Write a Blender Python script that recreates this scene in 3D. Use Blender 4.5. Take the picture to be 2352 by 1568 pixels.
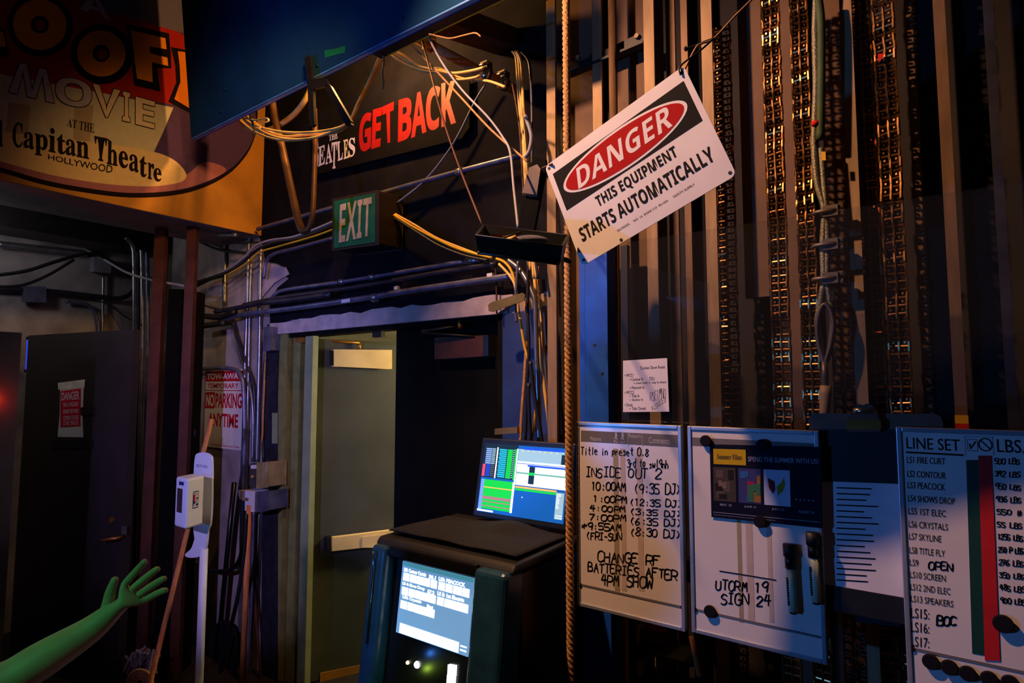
import bpy, math, random
from mathutils import Vector, Matrix, Quaternion
random.seed(7)
for o in list(bpy.data.objects): bpy.data.objects.remove(o)
SC = bpy.context.scene
COL = SC.collection
# ------------------------------------------------------------------ camera
F = 1400.0
PITCH = math.atan(106/F); YAW = math.radians(36.81)
CAM = Vector((0, 0, 1.75))
cd = bpy.data.cameras.new('camera'); cam = bpy.data.objects.new('camera', cd); COL.objects.link(cam)
cd.sensor_width = 36.0; cd.lens = F/2352*36; cd.clip_start = .02; cd.clip_end = 60
cam.location = CAM; cam.rotation_euler = (math.pi/2+PITCH, 0, YAW)
SC.camera = cam
# ------------------------------------------------------------------ world, lights, exposure
w = bpy.data.worlds.new('world'); SC.world = w; w.use_nodes = True
w.node_tree.nodes['Background'].inputs[0].default_value = (.30, .26, .34, 1)
w.node_tree.nodes['Background'].inputs[1].default_value = .018
vs = SC.view_settings; vs.view_transform = 'Standard'; vs.look = 'None'; vs.gamma = 1; vs.use_curve_mapping = False
vs.exposure = 0.0
def lamp(kind, name, loc, target, color, energy, size=.1, angle=60, blend=.4, size_y=None):
    l = bpy.data.lights.new(name, kind); o = bpy.data.objects.new(name, l); COL.objects.link(o)
    l.color = color; l.energy = energy; o.location = loc
    if kind == 'SPOT': l.spot_size = math.radians(angle); l.spot_blend = blend; l.shadow_soft_size = size
    elif kind == 'AREA':
        l.size = size
        if size_y: l.shape = 'RECTANGLE'; l.size_y = size_y
    else: l.shadow_soft_size = size
    if target is not None:
        d = Vector(target)-Vector(loc); o.rotation_euler = d.to_track_quat('-Z', 'Y').to_euler()
    return o
lamp('POINT', 'warm_work_light', (-2.25, 1.80, 3.5), None, (1, .47, .13), 62, .04)
lamp('SPOT', 'amber_stage_light', (-1.65, .6, 3.6), (-.75, 1.8, 2.1), (1, .54, .31), 270, .035, 84, .75)
lamp('SPOT', 'poster_light', (-1.3, 1.0, 3.35), (-3.73, 1.80, 2.70), (1, .54, .18), 120, .10, 46, 1)  # unseen extra spot added to brighten the poster
lamp('SPOT', 'blue_stage_light', (-2.95, -1.7, 1.5), (-1.6, 1.9, 1.95), (.05, .27, 1), 165, .05, 78, .7)
lamp('SPOT', 'violet_stage_light', (-1.15, -1.4, 2.35), (-3.55, 2.2, 1.38), (.50, .40, 1), 320, .05, 38, .8)
lamp('SPOT', 'green_stage_light', (-1.45, -.5, 2.0), (-1.63, .56, 1.20), (.10, 1, .40), 15, .04, 30, .6)
lamp('POINT', 'red_stage_light', (-3.67, .865, 1.69), None, (1, .03, .01), 1.4, .015)
lamp('POINT', 'alcove_fill', (-4.9, .8, 2.7), None, (.86, .86, .92), 6, .1)  # unseen fill added to lift the dark alcove
lamp('POINT', 'corridor_light', (-2.15, 3.3, 1.95), None, (1, .82, .42), 46, .12)
# ------------------------------------------------------------------ rays
FW = Vector((-math.sin(YAW)*math.cos(PITCH), math.cos(YAW)*math.cos(PITCH), math.sin(PITCH)))
RT = Vector((math.cos(YAW), math.sin(YAW), 0)); UP = RT.cross(FW)
def ray(px, py): return FW + RT*((px-1176)/F) + UP*((784-py)/F)
class PL:
    def __init__(s, p, n): s.p = Vector(p); s.n = Vector(n).normalized()
    def at(s, px, py, off=0.0):
        d = ray(px, py); t = (s.p-CAM).dot(s.n)/d.dot(s.n)
        return CAM+d*t+s.n*off
def PY(y): return PL((0, y, 0), (0, -1, 0))
def PX(x): return PL((x, 0, 0), (1, 0, 0))
def at(px, py, D): return CAM+ray(px, py)*D
def Xat(px, py, y): return PY(y).at(px, py).x
def Zat(px, py, y): return PY(y).at(px, py).z
# ------------------------------------------------------------------ materials
def lin(c): return tuple(((v/255)/12.92 if v/255 <= .04045 else ((v/255+.055)/1.055)**2.4) for v in c)
MATS = {}
def mat(name, rgb, rough=.6, metal=0, var=.25, scale=14, bump=.0, emit=0, spec=.4, alpha=None, rgb2=None, stretch=None):
    if name in MATS: return MATS[name]
    m = bpy.data.materials.new(name); m.use_nodes = True; nt = m.node_tree; b = nt.nodes['Principled BSDF']
    c = lin(rgb); b.inputs['Roughness'].default_value = rough; b.inputs['Metallic'].default_value = metal
    b.inputs['Specular IOR Level'].default_value = spec
    tc = nt.nodes.new('ShaderNodeTexCoord'); mp = nt.nodes.new('ShaderNodeMapping'); nt.links.new(tc.outputs['Object'], mp.inputs[0])
    if stretch: mp.inputs['Scale'].default_value = stretch
    nz = nt.nodes.new('ShaderNodeTexNoise'); nz.inputs['Scale'].default_value = scale; nz.inputs['Detail'].default_value = 5
    nt.links.new(mp.outputs[0], nz.inputs['Vector'])
    rp = nt.nodes.new('ShaderNodeValToRGB'); nt.links.new(nz.outputs[0], rp.inputs[0])
    c2 = lin(rgb2) if rgb2 else tuple(min(1, v*(1+var)) for v in c)
    rp.color_ramp.elements[0].position = .32; rp.color_ramp.elements[1].position = .68
    rp.color_ramp.elements[0].color = (*[v*(1-var) for v in c], 1); rp.color_ramp.elements[1].color = (*c2, 1)
    nt.links.new(rp.outputs[0], b.inputs['Base Color'])
    if emit:
        nt.links.new(rp.outputs[0], b.inputs['Emission Color']); b.inputs['Emission Strength'].default_value = emit
    if bump:
        bp = nt.nodes.new('ShaderNodeBump'); bp.inputs['Strength'].default_value = bump; bp.inputs['Distance'].default_value = .004
        nt.links.new(nz.outputs[0], bp.inputs['Height']); nt.links.new(bp.outputs[0], b.inputs['Normal'])
    MATS[name] = m; return m
def print_mat(name, rgb, rough=.7): return mat(name, rgb, rough, 0, .06, 30, spec=.08)
def screen_mat(name, rgb, strength): return mat(name, rgb, .4, 0, .03, 5, emit=strength)
def glass_mat():
    m = bpy.data.materials.new('clear_acrylic'); m.use_nodes = True; nt = m.node_tree
    for n in list(nt.nodes): nt.nodes.remove(n)
    out = nt.nodes.new('ShaderNodeOutputMaterial'); mx = nt.nodes.new('ShaderNodeMixShader')
    tr = nt.nodes.new('ShaderNodeBsdfTransparent'); gl = nt.nodes.new('ShaderNodeBsdfGlossy'); gl.inputs['Roughness'].default_value = .015
    tr.inputs[0].default_value = (.90, .91, .93, 1); fr = nt.nodes.new('ShaderNodeFresnel'); fr.inputs[0].default_value = 1.45
    ml = nt.nodes.new('ShaderNodeMath'); ml.operation = 'MULTIPLY'; ml.inputs[1].default_value = .35; nt.links.new(fr.outputs[0], ml.inputs[0]); nt.links.new(ml.outputs[0], mx.inputs[0]); nt.links.new(tr.outputs[0], mx.inputs[1]); nt.links.new(gl.outputs[0], mx.inputs[2])
    df = nt.nodes.new('ShaderNodeBsdfDiffuse'); df.inputs[0].default_value = (.8, .8, .8, 1); m2 = nt.nodes.new('ShaderNodeMixShader'); m2.inputs[0].default_value = .005
    nt.links.new(mx.outputs[0], m2.inputs[1]); nt.links.new(df.outputs[0], m2.inputs[2]); nt.links.new(m2.outputs[0], out.inputs[0]); return m
M = dict(
 floor=mat('dark_floor', (38, 34, 34), .7, bump=.2), plaster=mat('old_plaster', (150, 138, 136), .85, var=.35, scale=5, bump=.5),
 jamb=mat('navy_paint_blue_lit', (34, 52, 104), .55, var=.25, scale=6, bump=.2), navy=mat('navy_wall_paint', (19, 18, 25), .9, var=.35, scale=6, bump=.25, spec=.08), bare=mat('bare_plaster', (178, 158, 156), .85, var=.2, scale=12, bump=.4),
 ochre=mat('ochre_paint', (172, 114, 26), .7, var=.25, scale=3, bump=.15), soffit=mat('grey_soffit', (128, 124, 132), .8, var=.3, scale=4),
 railwall=mat('brown_black_wall', (34, 26, 22), .85, var=.3, scale=3), plate=mat('brown_backing_board', (104, 76, 54), .75, var=.2, scale=5, bump=.15),
 rail=mat('worn_guide_steel', (146, 116, 80), .6, .1, .25, 9, bump=.15, stretch=(4, 4, .6)), raild=mat('dark_guide_steel', (112, 84, 58), .55, .3, .25, 9, stretch=(4, 4, .6)),
 black=mat('black_paint', (20, 19, 21), .55, var=.3), blacks=mat('black_satin', (14, 15, 18), .3, var=.2), dark=mat('dark_iron', (38, 34, 34), .5, .4, .3),
 bluelitpost=mat('post_blue_light', (16, 82, 196), .55, var=.28, scale=9, bump=.3), panel=mat('navy_flat', (18, 58, 90), .9, var=.22, scale=3, bump=.12, spec=.1),
 rust=mat('red_brown_steel', (74, 36, 20), .6, .1, .3, 10), galv=mat('galvanised_conduit', (150, 150, 158), .32, .85, .2, 20),
 conb=mat('painted_conduit', (104, 106, 134), .35, .5, .3, 16), cond=mat('dark_conduit', (50, 50, 62), .4, .4, .3, 16),
 beige=mat('beige_cable', (226, 182, 98), .5, var=.12), yellow=mat('yellow_cable', (214, 164, 26), .5, var=.12), tan=mat('tan_cord', (180, 128, 78), .7, var=.25, scale=60, bump=.4),
 whitec=mat('white_cable', (150, 148, 158), .5, var=.1), greyc=mat('grey_cable', (120, 122, 140), .5, var=.1), blackc=mat('black_cable', (22, 22, 26), .45, var=.2),
 rope=mat('manila_rope', (190, 140, 86), .85, var=.3, scale=140, bump=.9), wood=mat('pine_handle', (190, 116, 66), .55, var=.25, scale=30, stretch=(3, 3, .4)),
 alu=mat('silver_frame', (176, 178, 186), .35, .55, .1), board=mat('whiteboard_enamel', (226, 214, 206), .22, 0, .05, 4, spec=.5),
 signw=mat('sign_white_plastic', (232, 222, 216), .5, 0, .05, 9), ink=print_mat('black_ink', (16, 14, 14)), red=print_mat('sign_red', (178, 18, 20)), signk=print_mat('sign_black', (30, 26, 25)),
 marker=print_mat('dry_marker_ink', (24, 20, 24)), paper=mat('white_paper', (224, 214, 218), .8, 0, .06, 12), chain=mat('oily_chain_steel', (150, 104, 58), .28, .9, .35, 60),
 chrome=mat('bright_steel', (200, 196, 190), .2, 1, .1), plastw=mat('white_plastic', (214, 212, 222), .4, 0, .05, 8), cream=mat('closer_cream_metal', (246, 206, 128), .35, .0, .12, 6),
 olive=mat('olive_door_paint', (74, 74, 58), .55, var=.16, scale=4, bump=.08), doorblack=mat('black_door_paint', (13, 13, 13), .9, var=.3, scale=5, spec=.1), alcdoor=mat('charcoal_door', (42, 35, 37), .6, var=.2, scale=4),
 ceil=mat('corridor_white', (226, 222, 206), .8, var=.05), corr=mat('corridor_wall', (120, 116, 100), .8, var=.1), brass=mat('worn_brass', (170, 116, 52), .35, .7, .2),
 greenb=mat('green_black_enamel', (18, 34, 26), .4, var=.3), skin=mat('skin', (206, 160, 132), .55, var=.08, scale=25), wirerope=mat('wire_rope_steel', (120, 116, 96), .45, .5, .35, 200, bump=.6),
 clip=mat('forged_clip', (104, 92, 88), .45, .6, .25), magnet=print_mat('black_magnet', (26, 24, 28)), cloth=mat('grey_cloth', (96, 92, 108), .9, var=.25, scale=40, bump=.5), masonite=mat('brown_hardboard', (112, 84, 68), .7, var=.2),
 tealtape=print_mat('green_cloth_tape', (26, 120, 74)), redtape=print_mat('red_tape', (200, 40, 30)), whitep=print_mat('white_print', (222, 216, 226)), stripe=mat('worn_door_edge', (136, 140, 104), .5, var=.15, scale=8),
)
GLASS = glass_mat()
# ------------------------------------------------------------------ builders
WL = {}
def setp(o, label=None, cat=None, group=None, kind=None):
    if label: o['label'] = label
    if cat: o['category'] = cat
    if group: o['group'] = group
    if kind: o['kind'] = kind
    return o
def thing(name, loc, label, cat, group=None):
    o = bpy.data.objects.new(name, None); COL.objects.link(o); o.location = loc; o.empty_display_size = .05
    WL[o.name] = Vector(loc); return setp(o, label, cat, group)
class MB:
    def __init__(s): s.v = []; s.f = []
    def add(s, vs, fs):
        n = len(s.v); s.v += [Vector(v) for v in vs]; s.f += [tuple(i+n for i in f) for f in fs]; return s
    def hexa(s, p):   # 8 points: bottom ring 4, top ring 4
        return s.add(p, [(3, 2, 1, 0), (4, 5, 6, 7), (0, 1, 5, 4), (1, 2, 6, 5), (2, 3, 7, 6), (3, 0, 4, 7)])
    def box(s, a, b, R=None, c=None):
        x0, x1 = sorted((a[0], b[0])); y0, y1 = sorted((a[1], b[1])); z0, z1 = sorted((a[2], b[2]))
        p = [Vector(q) for q in ((x0,y0,z0),(x1,y0,z0),(x1,y1,z0),(x0,y1,z0),(x0,y0,z1),(x1,y0,z1),(x1,y1,z1),(x0,y1,z1))]
        if R is not None:
            c = Vector(c); p = [c+R@(q-c) for q in p]
        return s.hexa(p)
    def flat(s, pts): return s.add(pts, [tuple(range(len(pts)))])
    def prism(s, pts, d):
        n = len(pts); d = Vector(d); pts = [Vector(p) for p in pts]
        return s.add(pts+[p+d for p in pts], [tuple(range(n)), tuple(range(2*n-1, n-1, -1))]+[(i, (i+1) % n, (i+1) % n+n, i+n) for i in range(n)])
    def tube(s, path, r, n=8, closed=False, cap=True):
        path = [Vector(p) for p in path]; m = len(path)
        rs = r if isinstance(r, (list, tuple)) else [r]*m
        T = []
        for i in range(m):
            if closed: t = path[(i+1) % m]-path[i-1]
            else: t = path[min(i+1, m-1)]-path[max(i-1, 0)]
            T.append(t.normalized() if t.length > 1e-9 else Vector((0, 0, 1)))
        u = T[0].orthogonal().normalized(); vs = []
        for i in range(m):
            u = (u-T[i]*u.dot(T[i])); u = u.normalized() if u.length > 1e-6 else T[i].orthogonal().normalized()
            w_ = T[i].cross(u)
            for k in range(n):
                a = 2*math.pi*k/n; vs.append(path[i]+(u*math.cos(a)+w_*math.sin(a))*rs[i])
        fs = []
        for i in range(m if closed else m-1):
            j = (i+1) % m
            for k in range(n): fs.append((i*n+k, i*n+(k+1) % n, j*n+(k+1) % n, j*n+k))
        if cap and not closed: fs += [tuple(range(n-1, -1, -1)), tuple((m-1)*n+k for k in range(n))]
        return s.add(vs, fs)
    def disc(s, c, nrm, r, h, n=20, sx=1):
        nrm = Vector(nrm).normalized(); return s.tube([Vector(c), Vector(c)+nrm*h], r, n)
    def build(s, name, m, parent=None, smooth=False, **kw):
        lo = Vector((min(v.x for v in s.v), min(v.y for v in s.v), min(v.z for v in s.v))); hi = Vector((max(v.x for v in s.v), max(v.y for v in s.v), max(v.z for v in s.v)))
        c = (lo+hi)/2
        if parent is None: c.z = lo.z
        me = bpy.data.meshes.new(name); me.from_pydata([tuple(v-c) for v in s.v], [], s.f)
        me.materials.append(m)
        if smooth: me.polygons.foreach_set('use_smooth', [True]*len(me.polygons))
        me.update(); o = bpy.data.objects.new(name, me); COL.objects.link(o)
        WL[o.name] = c
        if parent is not None: o.parent = parent; o.location = c-WL[parent.name]
        else: o.location = c
        return setp(o, **kw)
def bevel(o, wd, seg=2):
    md = o.modifiers.new('bevel', 'BEVEL'); md.width = wd; md.segments = seg; md.limit_method = 'ANGLE'; return o
def smooth_path(pts, n=6):
    pts = [Vector(p) for p in pts]; out = []
    for i in range(len(pts)-1):
        p0 = pts[max(i-1, 0)]; p1 = pts[i]; p2 = pts[i+1]; p3 = pts[min(i+2, len(pts)-1)]
        for k in range(n):
            t = k/n; out.append(.5*((2*p1)+(p2-p0)*t+(2*p0-5*p1+4*p2-p3)*t*t+(3*p1-p0-3*p2+p3)*t**3))
    out.append(pts[-1]); return out
def px_path(pts, y): # (px,py[,y]) list -> points
    return [PY(p[2] if len(p) > 2 else y).at(p[0], p[1]) for p in pts]
def cable(name, pts, y, r, m, label, cat='cable', group=None, n=8, sm=6, parent=None):
    return MB().tube(smooth_path(px_path(pts, y), sm), r, n).build(name, m, parent, True, label=label, cat=cat, group=group)
def quadpx(plane, pts, off=0): return [plane.at(*p, off) for p in pts]
def rect(plane, tl, br, off=0):
    a = plane.at(*tl, off); b = plane.at(*br, off)
    return [Vector((a.x, a.y, a.z)), Vector((b.x, a.y, a.z)), Vector((b.x, a.y, b.z)), Vector((a.x, a.y, b.z))]
# text ------------------------------------------------------------------
TC = {}
TSC = bpy.data.scenes.new('lettering')
def text2d(s, bold=0.0):
    if (s, bold) in TC: return TC[(s, bold)]
    cu = bpy.data.curves.new('t', 'FONT'); cu.body = s; cu.resolution_u = 3; cu.offset = bold
    ob = bpy.data.objects.new('t', cu); TSC.collection.objects.link(ob); TSC.view_layers[0].update(); dg = TSC.view_layers[0].depsgraph
    me = bpy.data.meshes.new_from_object(ob.evaluated_get(dg))
    vs = [(v.co.x, v.co.y) for v in me.vertices]; fs = [tuple(p.vertices) for p in me.polygons]
    bpy.data.objects.remove(ob); bpy.data.curves.remove(cu); bpy.data.meshes.remove(me)
    TC[(s, bold)] = (vs, fs); return vs, fs
def serif(s):
    o = ''
    for ch in s:
        if 'A' <= ch <= 'Z': o += chr(0x1D400+ord(ch)-65)
        elif 'a' <= ch <= 'z': o += chr(0x1D41A+ord(ch)-97)
        else: o += ch
    return o
def sansb(s):
    o = ''
    for ch in s:
        if 'A' <= ch <= 'Z': o += chr(0x1D5D4+ord(ch)-65)
        elif 'a' <= ch <= 'z': o += chr(0x1D5EE+ord(ch)-97)
        elif '0' <= ch <= '9': o += chr(0x1D7EC+ord(ch)-48)
        else: o += ch
    return o
def tq(plane, a, b, c, d, k=1.0, grow=False): # text box in pixels whose rows slope with the perspective of a y plane
    s = (b-890)/(a+700)*k*(c-a)
    if grow: d = d+s
    return [plane.at(a, b), plane.at(c, b+s), plane.at(c, d), plane.at(a, d-s)]
def bil(c, u, v, arc=0):  # c: TL,TR,BR,BL ; v up
    top = c[0].lerp(c[1], u); bot = c[3].lerp(c[2], u); p = bot.lerp(top, v)
    if arc: p = p+(top-bot)*arc*4*u*(1-u)
    return p
def text(name, s, c, m, parent, bold=0.0, arc=0):
    vs, fs = text2d(s, bold)
    x0 = min(v[0] for v in vs); x1 = max(v[0] for v in vs); y0 = min(v[1] for v in vs); y1 = max(v[1] for v in vs)
    return MB().add([bil(c, (x-x0)/(x1-x0), (y-y0)/(y1-y0), arc) for x, y in vs], fs).build(name, m, parent)
G = {'A':'00 39 60;14 54','B':'00 09 49 58 56 45 05;45 64 61 40 00','C':'68 49 29 07 02 20 40 61','D':'00 09 39 67 62 30 00','E':'69 09 00 60;05 45','F':'00 09 69;05 45','G':'67 49 29 07 02 20 50 63 64 34',
'H':'00 09;60 69;05 65','I':'19 59;39 30;10 50','J':'29 69;59 52 30 10 02','K':'00 09;69 04;26 60','L':'09 00 60','M':'00 19 34 59 60','N':'00 09 60 69','O':'29 07 02 20 40 62 67 49 29','P':'00 09 49 68 65 44 04','Q':'29 07 02 20 40 62 67 49 29;42 60',
'R':'00 09 49 68 65 44 04;34 60','S':'68 39 18 06 25 54 62 40 10 01','T':'09 69;39 30','U':'09 02 20 40 62 69','V':'09 30 69','W':'09 10 36 50 69','X':'09 60;00 69','Y':'09 35 69;35 30','Z':'09 69 00 60',
'0':'29 07 02 20 40 62 67 49 29','1':'18 39 30;','2':'07 29 49 67 55 00 60','3':'08 29 59 67 35 64 61 30 01','4':'29 04 64;49 40','5':'69 09 05 45 63 61 40 00','6':'59 27 03 10 40 62 54 24 03','7':'09 69 20','8':'35 17 29 49 67 35 02 20 40 62 35','9':'66 34 06 18 39 59 67 50',
'(':'49 26 23 40','(' :'49 26 23 40',')':'29 46 43 20','-':'14 54','*':'37 31;05 64;02 66',':':'36 35;32 31','.':'30 31','!':'39 33;30 31','#':'19 10;49 40;06 66;03 63',' ':'','t':'39 31 50;16 56','h':'09 00;04 35 53 50','d':'59 50 20 03 25 55','r':'05 00;03 25 45','i':'35 30;37 38','n':'05 00;04 35 53 50','e':'03 53 35 15 02 20 50','p':'05 0a;04 35 54 31 01','s':'54 25 14 42 30 00','l':'39 30','o':'15 02 20 42 45 15','w':'05 10 33 50 65','g':'55 25 03 20 50;55 4a 1a','a':'55 25 03 20 50;55 50'}
def ribbon(mb, pts, w_, nrm):
    for a, b in zip(pts[:-1], pts[1:]):
        d = (b-a)
        if d.length < 1e-7: continue
        d.normalize(); s_ = nrm.cross(d)*w_/2; e = d*w_*.35
        mb.add([a-e-s_, b+e-s_, b+e+s_, a-e+s_], [(0, 1, 2, 3)])
def hand(name, s, c, m, parent, wd=.003, seed=1, arc=0, slant=.08):
    rnd = random.Random(seed); nrm = (c[1]-c[0]).cross(c[3]-c[0]).normalized(); mb = MB()
    if nrm.dot(CAM-c[0]) < 0: nrm = -nrm
    tot = len(s)
    for i, ch in enumerate(s+' '):
        if ch == ' ':
            if mb.v: mb.build(name, m, parent); mb = MB()
            continue
        jx = rnd.uniform(-.06, .06); jy = rnd.uniform(-.07, .07); sc = rnd.uniform(.9, 1.08)
        for st in G.get(ch, '').split(';'):
            pts = []
            for q in st.split():
                gx = int(q[0])/6*.80*sc; gy = -.2 if q[1] == 'a' else int(q[1])/9*sc*.86
                pts.append(bil(c, (i+.06+gx+jx+slant*gy)/tot, gy+jy+rnd.uniform(-.02, .02), arc))
            if len(pts) > 1: ribbon(mb, smooth_path(pts, 3) if len(pts) > 3 else pts, wd, nrm)
def flat(name, plane, pts, off, m, parent): return MB().flat(quadpx(plane, pts, off)).build(name, m, parent)
def slab(name, plane, pts, t, m, parent=None, off=0, **kw): # outline in pixels on plane, thickness t away from viewer
    return MB().prism(quadpx(plane, pts, off), -plane.n*t).build(name, m, parent, **kw)
def ellipse_px(cx, cy, rx, ry, rot=0, n=28):
    o = []
    for k in range(n):
        a = 2*math.pi*k/n; x = rx*math.cos(a); y = ry*math.sin(a); o.append((cx+x*math.cos(rot)-y*math.sin(rot), cy+x*math.sin(rot)+y*math.cos(rot)))
    return o
def ring(name, plane, cx, cy, rx, ry, ix, iy, rot, off, m, parent, n=30):
    a = quadpx(plane, ellipse_px(cx, cy, rx, ry, rot, n), off); b = quadpx(plane, ellipse_px(cx, cy, ix, iy, rot, n), off)
    return MB().add(a+b, [(i, (i+1) % n, (i+1) % n+n, i+n) for i in range(n)]).build(name, m, parent)
def copy_part(src, parent, loc):
    c = src.copy(); COL.objects.link(c); c.parent = parent; c.location = loc; return c
# ================================================================== STRUCTURE
YD = 2.2; PD = PY(YD); YB = 1.70; PB = PY(YB)
XL = Xat(640, 900, YD); XR = Xat(1155, 900, YD); XC = -3.73; ZH = Zat(625, 768, YD); XE = -1.42
ST = 'structure'
MB().box((-9, -4, -.1), (5, 7, 0)).build('floor', M['floor'], kind=ST, label='dark stage floor')
wb = MB().box((-5.75, YD, 0), (XL, YD+.15, 4.6)).box((XR, YD, 0), (XE, YD+.15, 4.6)).box((XL, YD, ZH), (XR, YD+.15, 4.6)).build('wall_back', M['plaster'], kind=ST, label='old plaster wall around the double door')
def ragged(a, b, n, amp, seed):
    r = random.Random(seed); o = []
    for i in range(n+1):
        t = i/n; o.append((a[0]+(b[0]-a[0])*t+r.uniform(-2, 2), a[1]+(b[1]-a[1])*t+r.uniform(-amp, amp)))
    return o
# navy paint layer with chipped lower left edge
up = [(592, 0), (592, 528), (604, 560), (612, 600), (640, 606), (660, 618), (655, 632), (665, 640), (640, 660), (622, 690), (622, 748)] + ragged((632, 742), (1196, 676), 26, 4, 3) + [(1262, 668), (1262, 0)]
slab('navy_paint', PD, up, .006, M['navy'], wb, .006)
slab('navy_paint', PD, [(1156, 722), (1196, 716), (1262, 700), (1262, 1500), (1156, 1440)], .006, M['jamb'], wb, .006)  # the navy wall paint again, with blue light put into its colour
slab('navy_paint', PD, [(612, 770), (642, 768), (642, 1700), (600, 1720)], .012, M['cond'], wb, .012)
slab('bare_strip', PD, ragged((630, 741), (1188, 676), 24, 4, 5)+[(1190, 694), (1150, 722), (900, 745), (625, 770)], .03, M['bare'], wb, .03)
slab('bare_patch', PD, [(606, 602), (634, 606), (646, 612), (660, 614), (668, 630), (650, 640), (634, 650), (618, 668), (606, 682), (600, 640)], .004, M['bare'], wb, .012)
MB().box((XE, YD, 0), (2.2, YD+.15, 4.6)).build('wall_right', M['railwall'], kind=ST, label='dark wall behind the chains and guide rails')
hd = MB().box((XC-.5, -.6, 2.755), (XC, YD, 4.6)).build('wall_left', M['soffit'], kind=ST, label='header wall over the alcove')
MB().box((XC, -.6, 2.757), (XC+.006, YD-.002, 4.6)).build('ochre_board', M['ochre'], hd)
MB().box((-5.75, -1, 0), (-5.6, YD, 3.2)).build('wall_alcove', M['plaster'], kind=ST, label='plaster end wall of the alcove')
MB().box((-5.75, -1, 3.0), (XC-.5, YD, 3.1)).build('ceiling', M['soffit'], kind=ST, label='grey alcove ceiling')
# corridor behind the door
MB().box((-3.95, YD+.15, 0), (-3.85, 4.7, 2.6)).build('wall_corridor_left', M['corr'], kind=ST, label='corridor wall behind the open door leaf')
MB().box((-1.35, YD+.15, 0), (-1.25, 4.7, 2.6)).build('wall_corridor_right', M['corr'], kind=ST, label='corridor wall')
MB().box((-3.95, 4.6, 0), (-1.25, 4.7, 2.6)).build('wall_corridor_end', M['corr'], kind=ST, label='end wall of the corridor')
MB().box((-3.95, YD+.15, 2.16), (-1.25, 4.7, 2.3)).build('ceiling_corridor', M['ceil'], kind=ST, label='white corridor ceiling')
# ---- double door
d1 = bpy.data.objects.new('door_1', None); COL.objects.link(d1); d1.location = ((XL+XR)/2, YD, 0); WL['door_1'] = Vector(d1.location)
setp(d1, 'double door, one leaf standing open', kind=ST)
X6 = lambda px: Xat(px, 950, YD)
MB().box((X6(641), YD-.01, 0), (X6(659), YD+.14, ZH)).build('door_jamb', mat('olive_frame_paint', (120, 118, 66), .55, var=.2), d1)
MB().box((X6(662), YD+.025, 0), (X6(678), YD+.14, ZH)).build('door_jamb', mat('olive_frame_paint', (120, 118, 66), .55), d1)
MB().box((X6(678), YD+.06, 0), (X6(684), YD+.14, ZH)).build('door_jamb', M['cond'], d1)
MB().box((X6(693), YD+.012, 0), (X6(711), YD+.05, ZH-.02)).build('pale_stop', M['stripe'], d1)
MB().box((XR-.03, YD+.0, 0), (XR, YD+.14, ZH)).build('door_jamb', M['doorblack'], d1)
MB().box((X6(641), YD+.0, ZH-.028), (XR, YD+.10, ZH)).build('door_head', M['doorblack'], d1)
slab('strike_plate', PY(YD-.01), [(628, 948), (640, 948), (640, 1018), (628, 1018)], .004, M['stripe'], d1, .01)
# open leaf
Hg = PY(YD+.055).at(714, 900); OP = math.radians(67); ld = Vector((math.cos(OP), math.sin(OP), 0)); ln = Vector((math.sin(OP), -math.cos(OP), 0))
LZ = PY(YD+.055).at(713, 778).z; LW = .74; H0 = Vector((Hg.x, Hg.y, .01))
def leafbox(u0, u1, v0, v1, z0, z1): # v toward viewer
    f = lambda u, v, z: Vector((H0.x, H0.y, z))+ld*u+ln*v
    return MB().hexa([f(u0, v1, z0), f(u1, v1, z0), f(u1, v0, z0), f(u0, v0, z0), f(u0, v1, z1), f(u1, v1, z1), f(u1, v0, z1), f(u0, v0, z1)])
lf = leafbox(.002, LW, -.05, 0, .01, LZ).build('door_leaf', M['olive'], d1)
leafbox(-.002, .002, -.048, -.001, .02, LZ-.002).build('edge_strip', M['stripe'], lf)
LP = PL(H0, ln)
hb = MB()
for k in range(26):
    z = .06+k*.078
    f = lambda u, v, zz: Vector((H0.x, H0.y, zz))+ld*u+ln*v
    hb.hexa([f(-.004, .008, z), f(.012, .008, z), f(.012, 0, z), f(-.004, 0, z), f(-.004, .008, z+.07), f(.012, .008, z+.07), f(.012, 0, z+.07), f(-.004, 0, z+.07)])
hb.build('piano_hinge', M['dark'], lf)
bevel(slab('door_closer', LP, [(765, 806), (892, 807), (892, 845), (765, 839)], .05, M['cream'], lf, .05), .008)
slab('closer_end_cap', LP, [(757, 805), (766, 806), (766, 839), (757, 838)], .05, M['dark'], lf, .045)
MB().tube([LP.at(822, 806, .03), LP.at(822, 786, .03)], .012, 10).build('closer_spindle', M['brass'], lf, True)
MB().tube([LP.at(822, 788, .04), PY(YD+.03).at(694, 779)], .009, 8).build('closer_arm', M['brass'], lf, True)
slab('arm_bracket', PY(YD+.02), [(678, 774), (700, 774), (700, 786), (678, 786)], .03, M['brass'], d1)
bevel(slab('push_bar', LP, [(757, 1233), (965, 1207), (965, 1236), (757, 1258)], .045, M['cream'], lf, .06), .006)
slab('push_bar_mount', LP, [(745, 1231), (757, 1229), (757, 1262), (745, 1262)], .06, M['dark'], lf, .06)
slab('push_bar_pad', LP, [(825, 1228), (880, 1221), (880, 1252), (825, 1252)], .01, M['cream'], lf, .068)
slab('kick_plate', LP, [(735, 1545), (842, 1523), (960, 1502), (960, 1640), (733, 1700)], .006, M['ochre'], lf, .006)
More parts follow.
